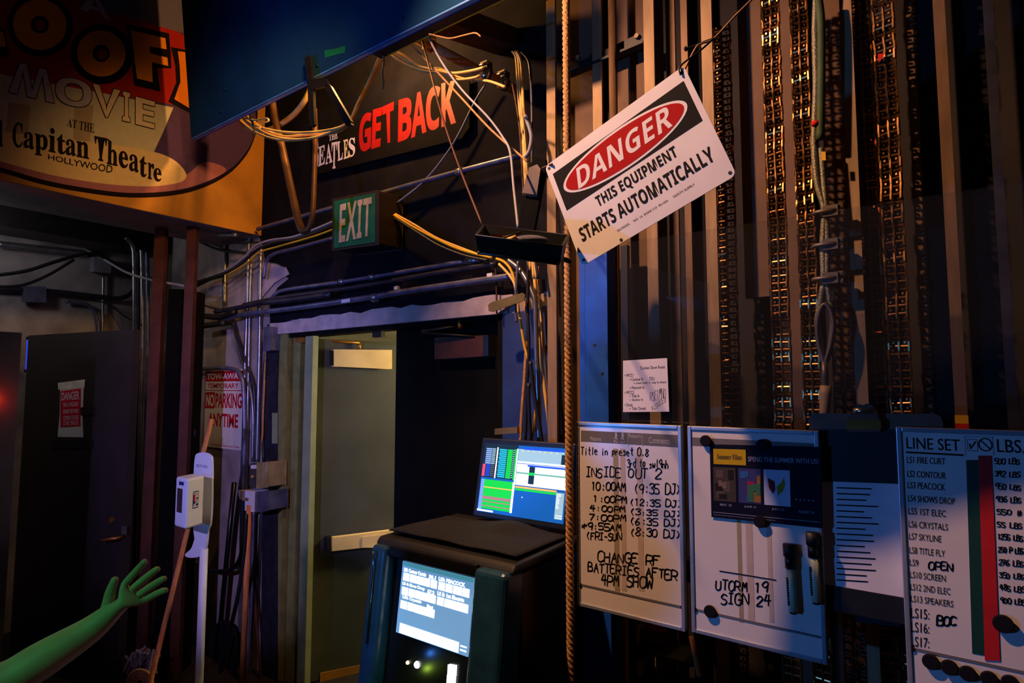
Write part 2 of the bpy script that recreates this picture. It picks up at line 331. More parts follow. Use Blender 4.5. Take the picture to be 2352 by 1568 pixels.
# closed leaf
rl = MB().box((Xat(908, 950, YD+.06), YD+.06, .01), (XR-.03, YD+.11, ZH-.02)).build('door_leaf', M['doorblack'], d1)
PR = PY(YD+.06)
bevel(slab('door_closer', PR, [(1018, 781), (1130, 775), (1130, 815), (1018, 822)], .055, M['rust'], rl, .055), .008)
slab('closer_end_cap', PR, [(1127, 772), (1139, 771), (1139, 818), (1127, 818)], .055, M['chrome'], rl, .057)
MB().tube([PR.at(1108, 775, .05), PR.at(1000, 768, .10), PR.at(1002, 764, .10), PR.at(1074, 748, .03)], .008, 8).build('closer_arm', M['dark'], rl, True)
MB().tube([PR.at(1073, 756, .05), PR.at(1073, 736, .05)], .013, 10).build('arm_pivot', M['brass'], rl, True)
slab('head_catch', PR, [(868, 762), (888, 761), (888, 775), (868, 776)], .03, M['dark'], d1, .04)
# ================================================================== RAIL WALL
YR = 2.02; ZT = 3.35
def vbar(name, a, b, y, m, label, depth=.028, z0=.0, z1=ZT, pyr=191, web=True, cat='guide rail', group='guide rails of the counterweight wall', parent=None):
    x0 = Xat(a, pyr, y); x1 = Xat(b, pyr, y); mb = MB().box((x0, y, z0), (x1, y+.012, z1))
    if web: mb.box(((x0+x1)/2-.006, y+.012, z0), ((x0+x1)/2+.006, y+depth, z1))
    return mb.build(name, m, parent, label=label, cat=cat, group=group)
# backing boards
for a, b, lab in ((1300, 1366, 'brown backing board behind the manila rope'), (1418, 1484, 'brown backing board behind the top of the danger sign'), (1698, 1752, 'brown backing board between the two leftmost chains'),
                  (1792, 1824, 'narrow brown backing board between the two brightest chains'), (1886, 1940, 'brown backing board behind the wire rope')):
    x0 = Xat(a, 191, 2.13); x1 = Xat(b, 191, 2.13); z0 = 0 if a != 1698 else Zat(1730, 683, 2.13)
    MB().box((x0, 2.13, z0), (x1, 2.16, 3.5)).build('backing_board', M['plate'], label=lab, cat='board', group='backing boards behind the rails')
R = [(1255, 1275, YR, 'rail', 'pale guide rail left of the manila rope, beside the cable bundle'), (1361, 1382, YR+.04, 'rail', 'pale guide rail just right of the manila rope'),
 (1480, 1504, YR, 'rail', 'wide pale guide rail with a bolted cross angle ending at it'), (1507, 1523, YR+.05, 'raild', 'thin dark guide rail touching the wide pale rail'),
 (1531, 1552, YR+.03, 'raild', 'brown guide rail above the upper right edge of the danger sign'), (1566, 1581, YR+.05, 'raild', 'narrow brown guide rail behind the sign cord knot'),
 (1613, 1638, YR-.02, 'rail', 'bright guide rail left of the leftmost chain'), (1935, 1963, YR-.02, 'rail', 'bright guide rail right of the wire rope'),
 (2085, 2107, YR+.05, 'raild', 'dim guide rail right of the rightmost chain'), (2152, 2180, YR, 'raild', 'guide rail with yellow and red tape at its foot'), (2268, 2292, YR+.05, 'cond', 'dark bluish guide rail nearest the right edge of the picture')]  # taped rail in the dark steel: shade at the right put into its colour
for a, b, y, m, lab in R:
    rb = vbar('guide_rail', a, b, y, M[m], lab)
    if 'tape' in lab:
        x0 = Xat(a, 191, y); x1 = Xat(b, 191, y)
        MB().box((x0-.001, y-.0015, Zat(2195, 972, y)), (x1+.001, y, Zat(2195, 953, y))).build('yellow_tape', M['yellow'], rb)
        MB().box((x0-.001, y-.0015, Zat(2195, 990, y)), (x1+.001, y, Zat(2195, 972, y))).build('red_tape', M['redtape'], rb)
p = PY(YR+.02).at(1408, 191)
MB().tube([(p.x, p.y, 0), (p.x, p.y, ZT)], .0155, 14).build('steel_pole', M['raild'], None, True, label='dark round steel pole with one bright edge behind the danger sign', cat='pole')
# bolted cross angle
t = thing('cross_angle', PY(YR+.055).at(1395, 150), 'dark angle iron bolted across the rails above the danger sign', 'bracket')
ca = PY(YR+.055)
slab('angle_face', ca, [(1308, 152), (1360, 128), (1482, 70), (1482, 100), (1360, 152), (1308, 174)], .012, M['dark'], t)
slab('angle_lip', ca, [(1308, 170), (1482, 98), (1482, 103), (1308, 176)], .035, M['black'], t, .02)
for q in ((1330, 134), (1465, 85)):
    MB().disc(ca.at(q[0], q[1], 0), (0, -1, 0), .010, .014, 6).build('bolt_head', M['rail'], t)
# post, with blue stage light put into its colour
x0 = Xat(1331, 800, 1.93); x1 = Xat(1396, 800, 1.93); zt = Zat(1360, 520, 1.93)
bp = thing('blue_lit_post', ((x0+x1)/2, 1.96, 0), 'post with blue light put into its colour and two bolt holes below the danger sign', 'post')
xm = Xat(1344, 800, 1.93)
MB().box((x0, 1.932, 0), (xm-.001, 1.99, zt)).build('post_edge', M['bluelitpost'], bp)
MB().box((xm+.001, 1.93, 0), (x1, 1.99, zt)).build('post_face', M['bluelitpost'], bp)
for q in ((1366, 793), (1384, 858)): MB().disc(PY(1.93).at(*q, .0003), (0, 1, 0), .006, .0005, 12).build('bolt_hole', M['black'], bp)
mt = thing('mounting_batten', (-.3, 1.75, 1.22), 'dark timber batten fixing the whiteboards to the guide rails', 'batten')
MB().box((-.98, YB+.0215, 1.20), (.5, YB+.05, 1.26)).build('batten_bar', M['black'], mt)
for px_ in (1492, 1625, 1950, 2166): MB().box((Xat(px_, 191, YR)-.012, YB+.05, 1.205), (Xat(px_, 191, YR)+.012, YR+.04 if px_ == 1366 else YR, 1.255)).build('spacer_block', M['black'], mt)
# chains -------------------------------------------------------------
PITCHC = .0226
def link_mesh(wd):
    mb = MB(); h = wd/2
    for s in (-1, 0, 1):
        x = s*h*.94; mb.box((x-.0022, -.007, -PITCHC*.62), (x+.0022, .007, PITCHC*.62))
    for s in (-1, 1):
        mb.tube([(s*h*.08, 0, 0), (s*h*.92, 0, 0)], .0044, 8)
    mb.tube([(-h*1.06, 0, 0), (-h*.9, 0, 0)], .0048, 6); mb.tube([(h*.9, 0, 0), (h*1.06, 0, 0)], .0048, 6)
    for s in (-1, 1): mb.box((s*h*.55-.0025, -.004, PITCHC*.36), (s*h*.55+.0025, .002, PITCHC*.62))
    me = bpy.data.meshes.new('link'); me.from_pydata([tuple(v) for v in mb.v], [], mb.f); me.materials.append(M['chain']); me.update(); return me
CH = [(1660, 40, 2.075, 'leftmost roller chain, dim, beside the bright guide rail'), (1775, 38, 1.97, 'brightest roller chain, second from the left'), (1840, 37, 1.99, 'roller chain immediately left of the wire rope'),
      (1981, 42, 2.055, 'dark roller chain right of the bright guide rail'), (2036, 42, 2.0, 'rightmost roller chain, with a red tag near its top')]
for cx, wpx, y, lab in CH:
    p = PY(y).at(cx, 191); D = (p-CAM).dot(FW); wd = wpx/F*D
    root = thing('roller_chain', (p.x, y, .78), lab+' of the counterweight wall', 'chain', 'roller chains of the counterweight wall')
    me = link_mesh(wd); n = int((3.02-.78)/PITCHC)
    for k in range(n):
        o = bpy.data.objects.new('link', me); COL.objects.link(o); o.parent = root; o.location = (random.uniform(-.0012, .0012), 0, k*PITCHC)
        o.rotation_euler = (random.uniform(-.12, .12), random.uniform(-.05, .05), random.uniform(-.25, .25))
    if 'red tag' in lab: slab('tag', PY(y-.02), [(2016, 124), (2032, 122), (2022, 140), (2017, 140)], .002, M['redtape'], root)
# wire rope with clips ---------------------------------------------------
wr = thing('wire_rope', PY(1.95).at(1895, 940), 'greenish wire rope doubled back through clips to an eye fitting', 'wire rope')
def strand(pts, r, name='rope_strand', m='wirerope', twist=0):
    path = smooth_path(px_path(pts, 1.95), 10); MB().tube(path, r, 8).build(name, M[m], wr, True)
strand([(1878, -60), (1872, 60), (1874, 200), (1870, 330), (1877, 420), (1893, 480), (1890, 560), (1892, 640), (1884, 700), (1878, 740), (1885, 800), (1893, 830)], .0095)
strand([(1886, 340), (1892, 420), (1897, 480), (1900, 560), (1899, 640), (1908, 700), (1913, 740), (1906, 800), (1896, 830)], .0085)
MB().tube(smooth_path([PY(1.945).at(*q) for q in ((1880, 0), (1886, 60), (1886, 200), (1884, 320))], 6), .012, 8).build('green_tape_wrap', mat('dull_green_wrap', (58, 74, 40), .7), wr, True)
for q in ((1873, 284),): MB().tube([PY(1.94).at(q[0], q[1]-5), PY(1.94).at(q[0], q[1]+4)], .0108, 10).build('red_marker_tape', M['redtape'], wr, True)
slab('yellow_tag', PY(1.935), [(1886, 348), (1896, 348), (1897, 368), (1887, 368)], .002, M['yellow'], wr)
for py in (487, 563, 640):
    c = PY(1.945).at(1896, py); k = MB()
    k.tube([c+Vector((-.032*math.cos(a)+.0, -.016*math.sin(a), .0)) for a in [math.pi*i/8 for i in range(9)]], .0065, 8)
    k.build('clip_u_bolt', M['clip'], wr, True)
    MB().box(c+Vector((-.006, -.012, -.016)), c+Vector((.034, .016, .016))).build('clip_saddle', M['clip'], wr)
    for s in (-1, 1): MB().disc(c+Vector((.034, 0, s*.011)), (1, 0, 0), .008, .012, 6).build('clip_nut', M['clip'], wr)
pe = smooth_path(px_path([(1893, 870), (1893, 835), (1880, 790), (1877, 745), (1884, 712), (1895, 698), (1907, 712), (1914, 745), (1908, 790), (1894, 835)], 1.94), 6)
MB().tube(pe, .0062, 8).build('thimble_eye', M['clip'], wr, True)
MB().tube(px_path([(1894, 830), (1895, 888)], 1.94), .0085, 10).build('threaded_shank', M['clip'], wr, True)
for k in range(8):
    MB().tube(px_path([(1894.5, 858+k*3.6), (1894.5, 859.6+k*3.6)], 1.94), .0098, 10).build('thread', M['clip'], wr)
MB().tube(px_path([(1897, 885), (1896, 905), (1894, 940), (1893, 975)], 1.94), [.015, .0165, .0135, .013], 10).build('socket_sleeve', M['rail'], wr, True)
slab('spacer_block', PY(1.90), [(1904, 668), (1916, 665), (1916, 690), (1905, 692)], .02, M['black'], wr)
# clear acrylic sheets
sh = slab('acrylic_sheet', PY(1.78), [(1441, 556), (2420, 406), (2420, 1300), (1441, 1200)], .004, GLASS, label='clear acrylic sheet screening the chains behind the whiteboards', cat='plastic sheet')
slab('acrylic_offcut', PY(1.80), [(1443, 603), (1628, 650), (1640, 1010), (1446, 990)], .004, GLASS, label='smaller clear sheet with a sloping top edge behind the paper note', cat='plastic sheet')
slab('sheet_batten', PY(1.81), [(1425, 565), (1440, 562), (1446, 1010), (1428, 1010)], .02, M['black'], label='black upright batten at the left end of the clear sheet', cat='batten')
# ================================================================== DANGER SIGN
PS = PY(1.35)
ds = thing('danger_sign', PS.at(1470, 600), 'white danger sign with red oval, tilted, warning that equipment starts automatically', 'sign')
TL, TR, BR, BL = PS.at(1262, 375), PS.at(1583, 143), PS.at(1678, 408), PS.at(1325, 618)
cen = (TL+TR+BR+BL)/4; ux = ((TR-TL)+(BR-BL)).normalized(); uz = Vector((0, -1, 0)).cross(ux)*-1
if uz.z < 0: uz = -uz
SW = ((TR-TL).length+(BR-BL).length)/4; SH = ((TL-BL).length+(TR-BR).length)/4
def sp(u, v, off=0): return cen+ux*(u*SW)+uz*(v*SH)+Vector((0, -off, 0))   # u,v in -1..1
def rrect(cx, cy, hx, hy, r, n=5):
    o = []
    for qx, qy, a0 in ((1, 1, 0), (-1, 1, 90), (-1, -1, 180), (1, -1, 270)):
        for k in range(n+1):
            a = math.radians(a0+90*k/n); o.append((cx+qx*(hx-r)+r*math.cos(a), cy+qy*(hy-r)+r*math.sin(a)))
    return o
def spm(x, y, off=0): return cen+ux*x+uz*y+Vector((0, -off, 0))   # metres
MB().prism([spm(x, y) for x, y in rrect(0, 0, SW, SH, .014)], (0, .0025, 0)).build('sign_plate', M['signw'], ds)
MB().flat([sp(*q, .0004) for q in ((-.93, .78), (.93, .78), (.93, .03), (-.93, .03))]).build('black_field', M['signk'], ds)
def ell(cx, cy, rx, ry, off): return [sp(cx+rx*math.cos(2*math.pi*k/48), cy+ry*math.sin(2*math.pi*k/48), off) for k in range(48)]
MB().flat(ell(0, .415, .86, .355, .0008)).build('white_oval', M['signw'], ds)
MB().flat(ell(0, .415, .82, .315, .0012)).build('red_oval', M['red'], ds)
def sq(u0, u1, v0, v1, off=.0016, sh=0): return [sp(u0+sh, v1, off), sp(u1+sh, v1, off), sp(u1, v0, off), sp(u0, v0, off)]
text('danger_lettering', sansb('DANGER'), sq(-.68, .63, .235, .60, .0016, .07), M['signw'], ds, .0)
text('warning_lettering', sansb('THIS EQUIPMENT'), sq(-.53, .55, -.28, -.05, .0008), M['signk'], ds, .004)
text('warning_lettering', sansb('STARTS AUTOMATICALLY'), sq(-.88, .88, -.63, -.38, .0008), M['signk'], ds, .004)
text('small_print', 'REORDER     NO. 14  SIGNS CO  IN USA      SAFETY SUPPLY', sq(-.42, .58, -.80, -.765, .0008), M['signk'], ds, .0)
for u, v in ((.95, .92), (-.95, -.92), (.95, -.92), (-.95, .92), (-.42, -.95)):
    MB().disc(sp(u, v, .0006), (0, -1, 0), .004, .0003, 12).build('corner_hole', M['black'], ds)
# hanging cords of the sign
c0 = sp(.95, .92)
sc_ = thing('tie_line', c0, 'thin dark cord tying the danger sign up to the right', 'cord')
k1 = PY(1.40).at(1640, 88)
MB().tube(smooth_path([sp(.93, .88, .004), sp(.97, 1.02, .002), PY(1.37).at(1606, 118), k1], 6), .0022, 6).build('cord_strand', M['blackc'], sc_, True)
MB().tube(smooth_path([sp(.94, .9, -.004), PY(1.375).at(1597, 112), PY(1.385).at(1612, 100), k1, PY(1.42).at(1690, 35), PY(1.45).at(1745, -20), PY(1.5).at(1800, -90)], 6), .0024, 6).build('cord_strand', M['tan'], sc_, True)
MB().tube(smooth_path([k1, PY(1.39).at(1612, 98), PY(1.385).at(1588, 108), PY(1.38).at(1574, 112)], 5), .0024, 6).build('cord_tail', M['blackc'], sc_, True)
MB().tube([PY(1.38).at(1578, 110), PY(1.38).at(1572, 114)], .006, 6).build('frayed_knot', M['dark'], sc_, True)
cable('sign_tie', [(1268, 377, 1.345), (1258, 381, 1.36), (1246, 386, 1.40)], 1.36, .003, M['rust'], 'short brown tie through the left corner of the danger sign', 'cord')
# ================================================================== MANILA ROPE
rp = PY(1.684).at(1300, 0); cx, cy = rp.x, rp.y
mr = thing('manila_rope', (cx, cy, .0), 'thick twisted manila rope hanging down between cables and whiteboards', 'rope')
for s in range(3):
    path = [(cx+.0064*math.cos(a), cy+.0064*math.sin(a), z) for z, a in ((.0+i*.006, -i*.006/.055*2*math.pi+s*2*math.pi/3) for i in range(680))]
    MB().tube(path, .0074, 7).build('rope_strand', M['rope'], mr, True)
# ================================================================== WHITEBOARDS
def whiteboard(tl, br, label, zt=None):
    a = PB.at(*tl); b = PB.at(*br); z1 = a.z; z0 = b.z
    t = thing('whiteboard', ((a.x+b.x)/2, YB+.012, z0), label, 'whiteboard', 'whiteboards hung in a row')
    fw = .011
    bevel(MB().box((a.x, YB, z0), (a.x+fw, YB+.02, z1)).build('frame_bar', M['alu'], t), .002); bevel(MB().box((b.x-fw, YB, z0), (b.x, YB+.02, z1)).build('frame_bar', M['alu'], t), .002)
    bevel(MB().box((a.x+fw, YB, z1-fw), (b.x-fw, YB+.02, z1)).build('frame_bar', M['alu'], t), .002); bevel(MB().box((a.x+fw, YB, z0), (b.x-fw, YB+.02, z0+fw)).build('frame_bar', M['alu'], t), .002)
    MB().box((a.x+fw, YB+.004, z0+fw), (b.x-fw, YB+.012, z1-fw)).build('writing_surface', M['board'], t)
    return t
PW = PY(YB+.0035); PW2 = PY(YB+.003); PW3 = PY(YB+.0025)
hstrip = print_mat('grey_header_print', (112, 108, 108)); hlight = print_mat('pale_print', (196, 190, 190)); ghost = print_mat('olive_ghost_stripe', (166, 148, 116)); ghost2 = print_mat('tan_ghost_stripe', (196, 174, 160))
b1 = whiteboard((1322, 968), (1574, 1452), 'whiteboard beside the rope covered in show times written in marker')
MB().flat(rect(PW, (1334, 988), (1560, 1027))).build('header_strip', hstrip, b1)
for s, l, r in (('Name', (1356, 1001), (1381, 1013)), ('IN', (1410, 1010), (1418, 1018)), ('OUT', (1424, 1012), (1437, 1019)), ('Return', (1444, 995), (1472, 1006)), ('Comments', (1490, 1003), (1538, 1020))):
    text('header_print', s, rect(PW2, l, r), hlight, b1)
for a, b in (((1411, 992), (1419, 1009)), ((1426, 993), (1434, 1010))):
    rr = rect(PW2, a, b); MB().flat([bil(rr, u, v) for u, v in ((.3, 1), (.7, 1), (.75, .8), (1, .45), (.7, .5), (.9, 0), (.6, .0), (.5, .35), (.2, .0), (0, .1), (.3, .5), (.1, .6))]).build('walking_figure', hlight, b1)
for q in ((1442, 992), (1475, 994)): MB().flat(rect(PW2, q, (q[0]+1.2, q[1]+32))).build('header_rule', hlight, b1)
for a, b, g in ((1408, 1424, ghost), (1424, 1440, ghost2), (1462, 1480, ghost2)): MB().flat(rect(PW, (a, 1030), (b, 1358))).build('column_stripe', g, b1)
L1 = [('Title in preset 0.8', 1334, 1023, 1490, 1046, .0028), ('3rd to swl9nh', 1440, 1050, 1536, 1074, .0026), ('INSIDE OUT 2', 1344, 1070, 1520, 1099, .0034),
 ('10:00AM', 1357, 1104, 1438, 1132, .0036), ('(9:35 DJ)', 1456, 1106, 1564, 1140, .0032), ('1:00PM', 1362, 1135, 1440, 1158, .0036), ('(12:35 DJ)', 1446, 1142, 1566, 1168, .0032),
 ('4:00PM', 1354, 1157, 1438, 1179, .0036), ('(3:35 DJ)', 1446, 1166, 1566, 1190, .0032), ('7:00PM', 1352, 1178, 1438, 1201, .0036), ('(6:35 DJ)', 1446, 1186, 1566, 1214, .0032),
 ('*9:55AM', 1336, 1197, 1428, 1223, .0036), ('(8:30 DJ)', 1446, 1210, 1564, 1240, .0032), ('(FRI-SUN', 1346, 1218, 1428, 1245, .0034), ('CHANGE RF', 1372, 1264, 1516, 1297, .0038), ('BATTERIES AFTER', 1350, 1287, 1556, 1331, .0038), ('4PM SHOW', 1380, 1315, 1500, 1350, .0038)]
GL = dict(G); G['T'] = G['T']
for i, (s, a, b, c, d, wd) in enumerate(L1): hand('marker_writing', s, tq(PW2, a, b, c, b+(d-b)*(.84 if ':' in s or 'FRI' in s else 1), .5 if 'BATT' in s else .3), M['marker'], b1, wd, i+3)
def pen_groove(bd, a, b):
    z = (PW2.at(*a).z+PW2.at(*b).z)/2; x0 = PW2.at(*a).x; x1 = PW2.at(*b).x
    MB().box((x0, YB+.0028, z-.003), (x1, YB+.0045, z+.003)).build('pen_groove', hstrip, bd)
    for x in (x0, x1): MB().disc((x, YB+.0045, z), (0, -1, 0), .0062, .004, 14).build('groove_end', M['magnet'], bd)
pen_groove(b1, (1332, 1343), (1568, 1393))
b2 = whiteboard((1578, 978), (1900, 1528), 'whiteboard holding a dark film flyer under magnets and two stuck markers')
MB().flat(rect(PW, (1590, 1004), (1884, 1040))).build('header_strip', hstrip, b2)
for a, b, g in ((1688, 1708, ghost), (1708, 1734, ghost2), (1756, 1778, ghost2)): MB().flat(rect(PW, (a, 1045), (b, 1430))).build('column_stripe', g, b2)
hand('marker_writing', 'UTORM 19', tq(PW2, 1643, 1328, 1765, 1360, .3), M['marker'], b2, .0036, 41)
hand('marker_writing', 'SIGN 24', tq(PW2, 1655, 1357, 1772, 1392, .3), M['marker'], b2, .0036, 42)
mk = MB(); ribbon(mk, [PW2.at(1653, 1311), PW2.at(1716, 1321), PW2.at(1782, 1332)], .003, Vector((0, -1, 0))); mk.build('marker_line', M['marker'], b2)
pen_groove(b2, (1596, 1402), (1896, 1463))
# film flyer
PF = PY(YB-.0005); PF2 = PY(YB-.001)
fl = thing('film_flyer', PF.at(1760, 1190), 'dark blue film flyer with a yellow badge held by magnets on the middle whiteboard', 'flyer')
nav = print_mat('flyer_navy', (18, 20, 38)); flw = print_mat('flyer_text', (150, 150, 170)); fly = print_mat('badge_yellow', (196, 158, 30))
c = quadpx(PF, [(1630, 1020), (1886, 1026), (1890, 1213), (1634, 1187)]); MB().prism(c, (0, .0008, 0)).build('flyer_sheet', nav, fl)
def fq(x0, y0, x1, y1): return [bil(c, x0, 1-y0)+Vector((0, -.0005, 0)), bil(c, x1, 1-y0)+Vector((0, -.0005, 0)), bil(c, x1, 1-y1)+Vector((0, -.0005, 0)), bil(c, x0, 1-y1)+Vector((0, -.0005, 0))]
def up_(q, d=.0005): return [p+Vector((0, -d, 0)) for p in q]
MB().flat(fq(.035, .06, .345, .27)).build('yellow_badge', fly, fl); text('badge_print', serif('Summer Films'), up_(fq(.07, .13, .31, .20)), mat('badge_ink', (70, 44, 14)), fl)
text('flyer_print', 'SPEND THE SUMMER WITH US!', fq(.365, .15, .975, .215), flw, fl, .01)
def patches(x0, y0, x1, y1, base, cols, seed, n=14):
    r = random.Random(seed); MB().flat(fq(x0, y0, x1, y1)).build('film_picture', print_mat('pic%d' % seed, base), fl)
    for j, cc in enumerate(cols):
        for k in range(n):
            mb = MB(); a = r.uniform(x0+.01, x1-.03); b = r.uniform(y0+.03, y1-.08); sx = r.uniform(.03, .08); sy = r.uniform(.06, .16)
            mb.flat([p+Vector((0, -.0003*(j+1)-.00001*k, 0)) for p in fq(a, b, min(x1-.005, a+sx), min(y1-.02, b+sy))]); mb.build('picture_patch', print_mat('pic%d_%d' % (seed, j), cc), fl)
patches(.03, .31, .245, .77, (70, 62, 58), [(96, 80, 70), (40, 34, 34), (120, 100, 86)], 1, 3)
patches(.27, .31, .48, .77, (60, 60, 110), [(150, 44, 76), (50, 96, 150), (150, 100, 50), (60, 110, 80)], 2, 4)
MB().flat(fq(.505, .31, .735, .77)).build('film_picture', print_mat('pic3', (186, 190, 206)), fl)
for q, cc in ((((.54, .42), (.60, .46), (.605, .56), (.585, .62), (.55, .55)), (120, 30, 40)), (((.685, .40), (.69, .50), (.67, .58), (.625, .64), (.62, .52), (.66, .47)), (150, 130, 40))):
    MB().flat([bil(c, x, 1-y)+Vector((0, -.001, 0)) for x, y in q]).build('picture_shape', print_mat('pc%d' % cc[0], cc), fl)
for x, s in ((.09, 'MAY 10'), (.32, 'JUNE 14'), (.57, 'JULY 26'), (.80, 'AUGUST 16')): text('flyer_print', s, fq(x, .80+.0*x, x+.11+.02*(len(s) > 7), .835), flw, fl, .01)
MB().flat(fq(.02, .925, .98, .932)).build('flyer_rule', flw, fl); MB().flat(fq(.02, .96, .6, .964)).build('flyer_rule', flw, fl)
for k in range(5): MB().flat(fq(.78+k*.035, .66, .79+k*.035, .68)).build('flyer_dot', flw, fl)
def magnet(px, py, r, pl, label): 
    p = pl.at(px, py); D = (p-CAM).dot(FW)
    o = bevel(MB().disc(p, (0, -1, 0), r/F*D, .008, 24).build('round_magnet', M['magnet'], label=label, cat='magnet', group='round black board magnets'), .002); return o
magnet(1622, 1012, 13, PF, 'round black magnet at the top left corner of the middle whiteboard'); magnet(1751, 1021, 13, PF2, 'round black magnet on the top edge of the film flyer'); magnet(1746, 1197, 14, PF2, 'round black magnet on the bottom edge of the film flyer'); magnet(1632, 1403, 14, PY(YB+.002), 'round black magnet at the lower left of the middle whiteboard')
def marker_pen(xc, y0, ym, y1, w_, label, seed):
    p0 = PY(YB-.008).at(xc, y0); p1 = PY(YB-.008).at(xc+7, ym); p2 = PY(YB-.008).at(xc+10, y1); p1 = Vector((p0.x+(p2.x-p0.x)*.35, p0.y, p1.z))
    t = thing('dry_erase_marker', p2, label, 'marker', 'dry erase markers on the middle whiteboard'); r = w_/F*1.6/2
    MB().tube([p1, p2], r*.86, 14).build('barrel', mat('marker_barrel', (186, 196, 160), .5), t, True)
    MB().tube([p0, p0.lerp(p1, .5)], r*1.2, 14).build('eraser_cap', M['black'], t, True); MB().tube([p0.lerp(p1, .45), p1], r, 14).build('cap', M['blacks'], t, True)
    MB().disc(p2, (p2-p1), r*.7, .006, 12).build('end_plug', M['black'], t)
    mb = MB(); rn = random.Random(seed)
    for k in range(12):
        q = p1.lerp(p2, .25+k*.055); mb.box(q+Vector((-r*.75, -r*.93, 0)), q+Vector((-r*.75+rn.uniform(.002, .005), -r*.5, .004)))
    mb.build('barrel_print', M['ink'], t)
marker_pen(1812, 1249, 1305, 1403, 22, 'dry erase marker left of the other one on the middle whiteboard', 1); marker_pen(1865, 1222, 1280, 1381, 22, 'dry erase marker nearest the right frame of the middle whiteboard', 2)
b3 = whiteboard((2057, 980), (2560, 1700), 'whiteboard listing line sets with a green and a red stripe')
text('board_title', 'LINE SET', rect(PW2, (2081, 1004), (2205, 1036)), M['ink'], b3, .0)
text('board_title', 'LBS.', rect(PW2, (2289, 1008), (2354, 1041)), M['ink'], b3, .0)
text('tick_box', '\u2611', rect(PW2, (2221, 1008), (2246, 1036)), M['ink'], b3)
r_ = rect(PW2, (2252, 1006), (2274, 1036)); cc = (r_[0]+r_[2])/2
pts = [cc+Vector((.0115*math.cos(a), 0, .0135*math.sin(a))) for a in [2*math.pi*k/24 for k in range(25)]]
mb = MB(); ribbon(mb, pts, .0022, Vector((0, -1, 0))); ribbon(mb, [pts[9], pts[21]], .0022, Vector((0, -1, 0))); mb.build('no_symbol', M['ink'], b3)
MB().flat(rect(PW3, (2081, 1040), (2212, 1043))).build('title_rule', M['ink'], b3)
for q in (((2216, 1002), (2280, 1003.5)), ((2216, 1002), (2217.5, 1046)), ((2280, 1002), (2281.5, 1046))): MB().flat(rect(PW3, *q)).build('header_rule', hstrip, b3)
rows = [('LS1 FIRE CURT', 1054, 88), ('LS2 CONTOUR', 1086, 88), ('LS3 PEACOCK', 1112, 86), ('LS4 SHOWS DROP', 1142, 108), ('LS5 1ST ELEC', 1171, 86), ('LS6 CRYSTALS', 1201, 90), ('LS7 SKYLINE', 1229, 74), ('LS8 TITLE FLY', 1261, 82), ('LS9', 1289, 20), ('LS10 SCREEN', 1317, 82), ('LS12 2ND ELEC', 1345, 92), ('LS13 SPEAKERS', 1372, 98)]
for s, y, wd in rows: text('line_set_entry', s, tq(PW2, 2083+(y-1054)*.026, y-6, 2083+(y-1054)*.026+wd, y+9, .8, True), M['signk'], b3, .0)
for s, y in (('LS15:', 1399), ('LS16:', 1431), ('LS17:', 1464)): text('line_set_entry', s, tq(PW2, 2092, y-4, 2134, y+19, .6, True), M['signk'], b3, .0)
hand('marker_writing', 'OPEN', tq(PW2, 2132, 1288, 2190, 1310, .3), M['marker'], b3, .0028, 61); hand('marker_writing', 'BOC', tq(PW2, 2150, 1411, 2198, 1437, .3), M['marker'], b3, .0034, 62)
for i, s in enumerate(('500 LBS', '342 LBS', '950 LBS', '936 LBS', '550 #', '55 LBS', '1255 LBS', '250 P LBS', '276 LBS', '350 LBS', '485 LBS', '900 LBS')):
    y = 1050+i*29; hand('marker_writing', s, tq(PW2, 2284+i*1.2, y, 2284+i*1.2+58, y+14, .8, True), M['marker'], b3, .002, 70+i)
gs = mat('green_magnetic_strip', (12, 62, 48), .6, var=.1); rs = mat('red_magnetic_strip', (196, 30, 30), .55, var=.1)
t = slab('magnetic_strip', PW2, [(2219, 1056), (2248, 1056), (2265, 1506), (2233, 1500)], .0012, gs, label='dark green magnetic strip down the line set board', cat='magnetic strip')
t = slab('magnetic_strip', PY(YB+.0022), [(2247, 1046), (2277, 1046), (2297, 1518), (2262, 1516)], .0012, rs, label='red magnetic strip down the line set board', cat='magnetic strip')
PM = PY(YB+.001)
for i, (x, y) in enumerate(((2138, 1518), (2181, 1531), (2223, 1545), (2272, 1557), (2320, 1566))): magnet(x, y, 17, PM, ('first', 'second', 'third', 'fourth', 'fifth')[i]+' round black magnet from the left along the bottom of the line set board')
magnet(2304, 1431, 20, PY(YB-.001), 'round black magnet stuck on the red strip of the line set board')
pen_groove(b3, (2094, 1494), (2500, 1570))
# ================================================================== CLIPBOARD between boards
PC = PY(YB+.028)
cb = thing('clipboard', PC.at(1990, 1365), 'brown hardboard clipboard with steel clip hung between two whiteboards', 'clipboard')
slab('backboard', PC, [(1858, 975), (1858, 958), (1866, 949), (2148, 950), (2162, 958), (2166, 972), (2170, 1420), (1866, 1390)], .004, M['masonite'], cb, -.004)
def shapepx(name, pts, t, m, par, off): return slab(name, PC, pts, t, m, par, off)
shapepx('clip_plate', [(1948, 990), (1948, 965), (1955, 948), (1964, 935), (1974, 927), (1984, 930), (1992, 926), (2004, 930), (2012, 940), (2020, 960), (2024, 990)], .008, M['chrome'], cb, .014)
MB().tube([PC.at(1963, 943, .018), PC.at(2003, 943, .018)], .007, 12).build('clip_roller', M['chrome'], cb, True)
shapepx('clip_jaw', [(1946, 963), (2024, 963), (2026, 984), (1946, 984)], .006, M['brass'], cb, .016)
bf = slab('black_folder', PC, [(1880, 986), (2100, 986), (2104, 1112), (1886, 1104)], .003, M['black'], label='black folder under the clip between two whiteboards', cat='folder', off=.004)
ps = thing('ruled_paper', PC.at(2000, 1366), 'white sheet of typed lines clipped below the black folder', 'paper')
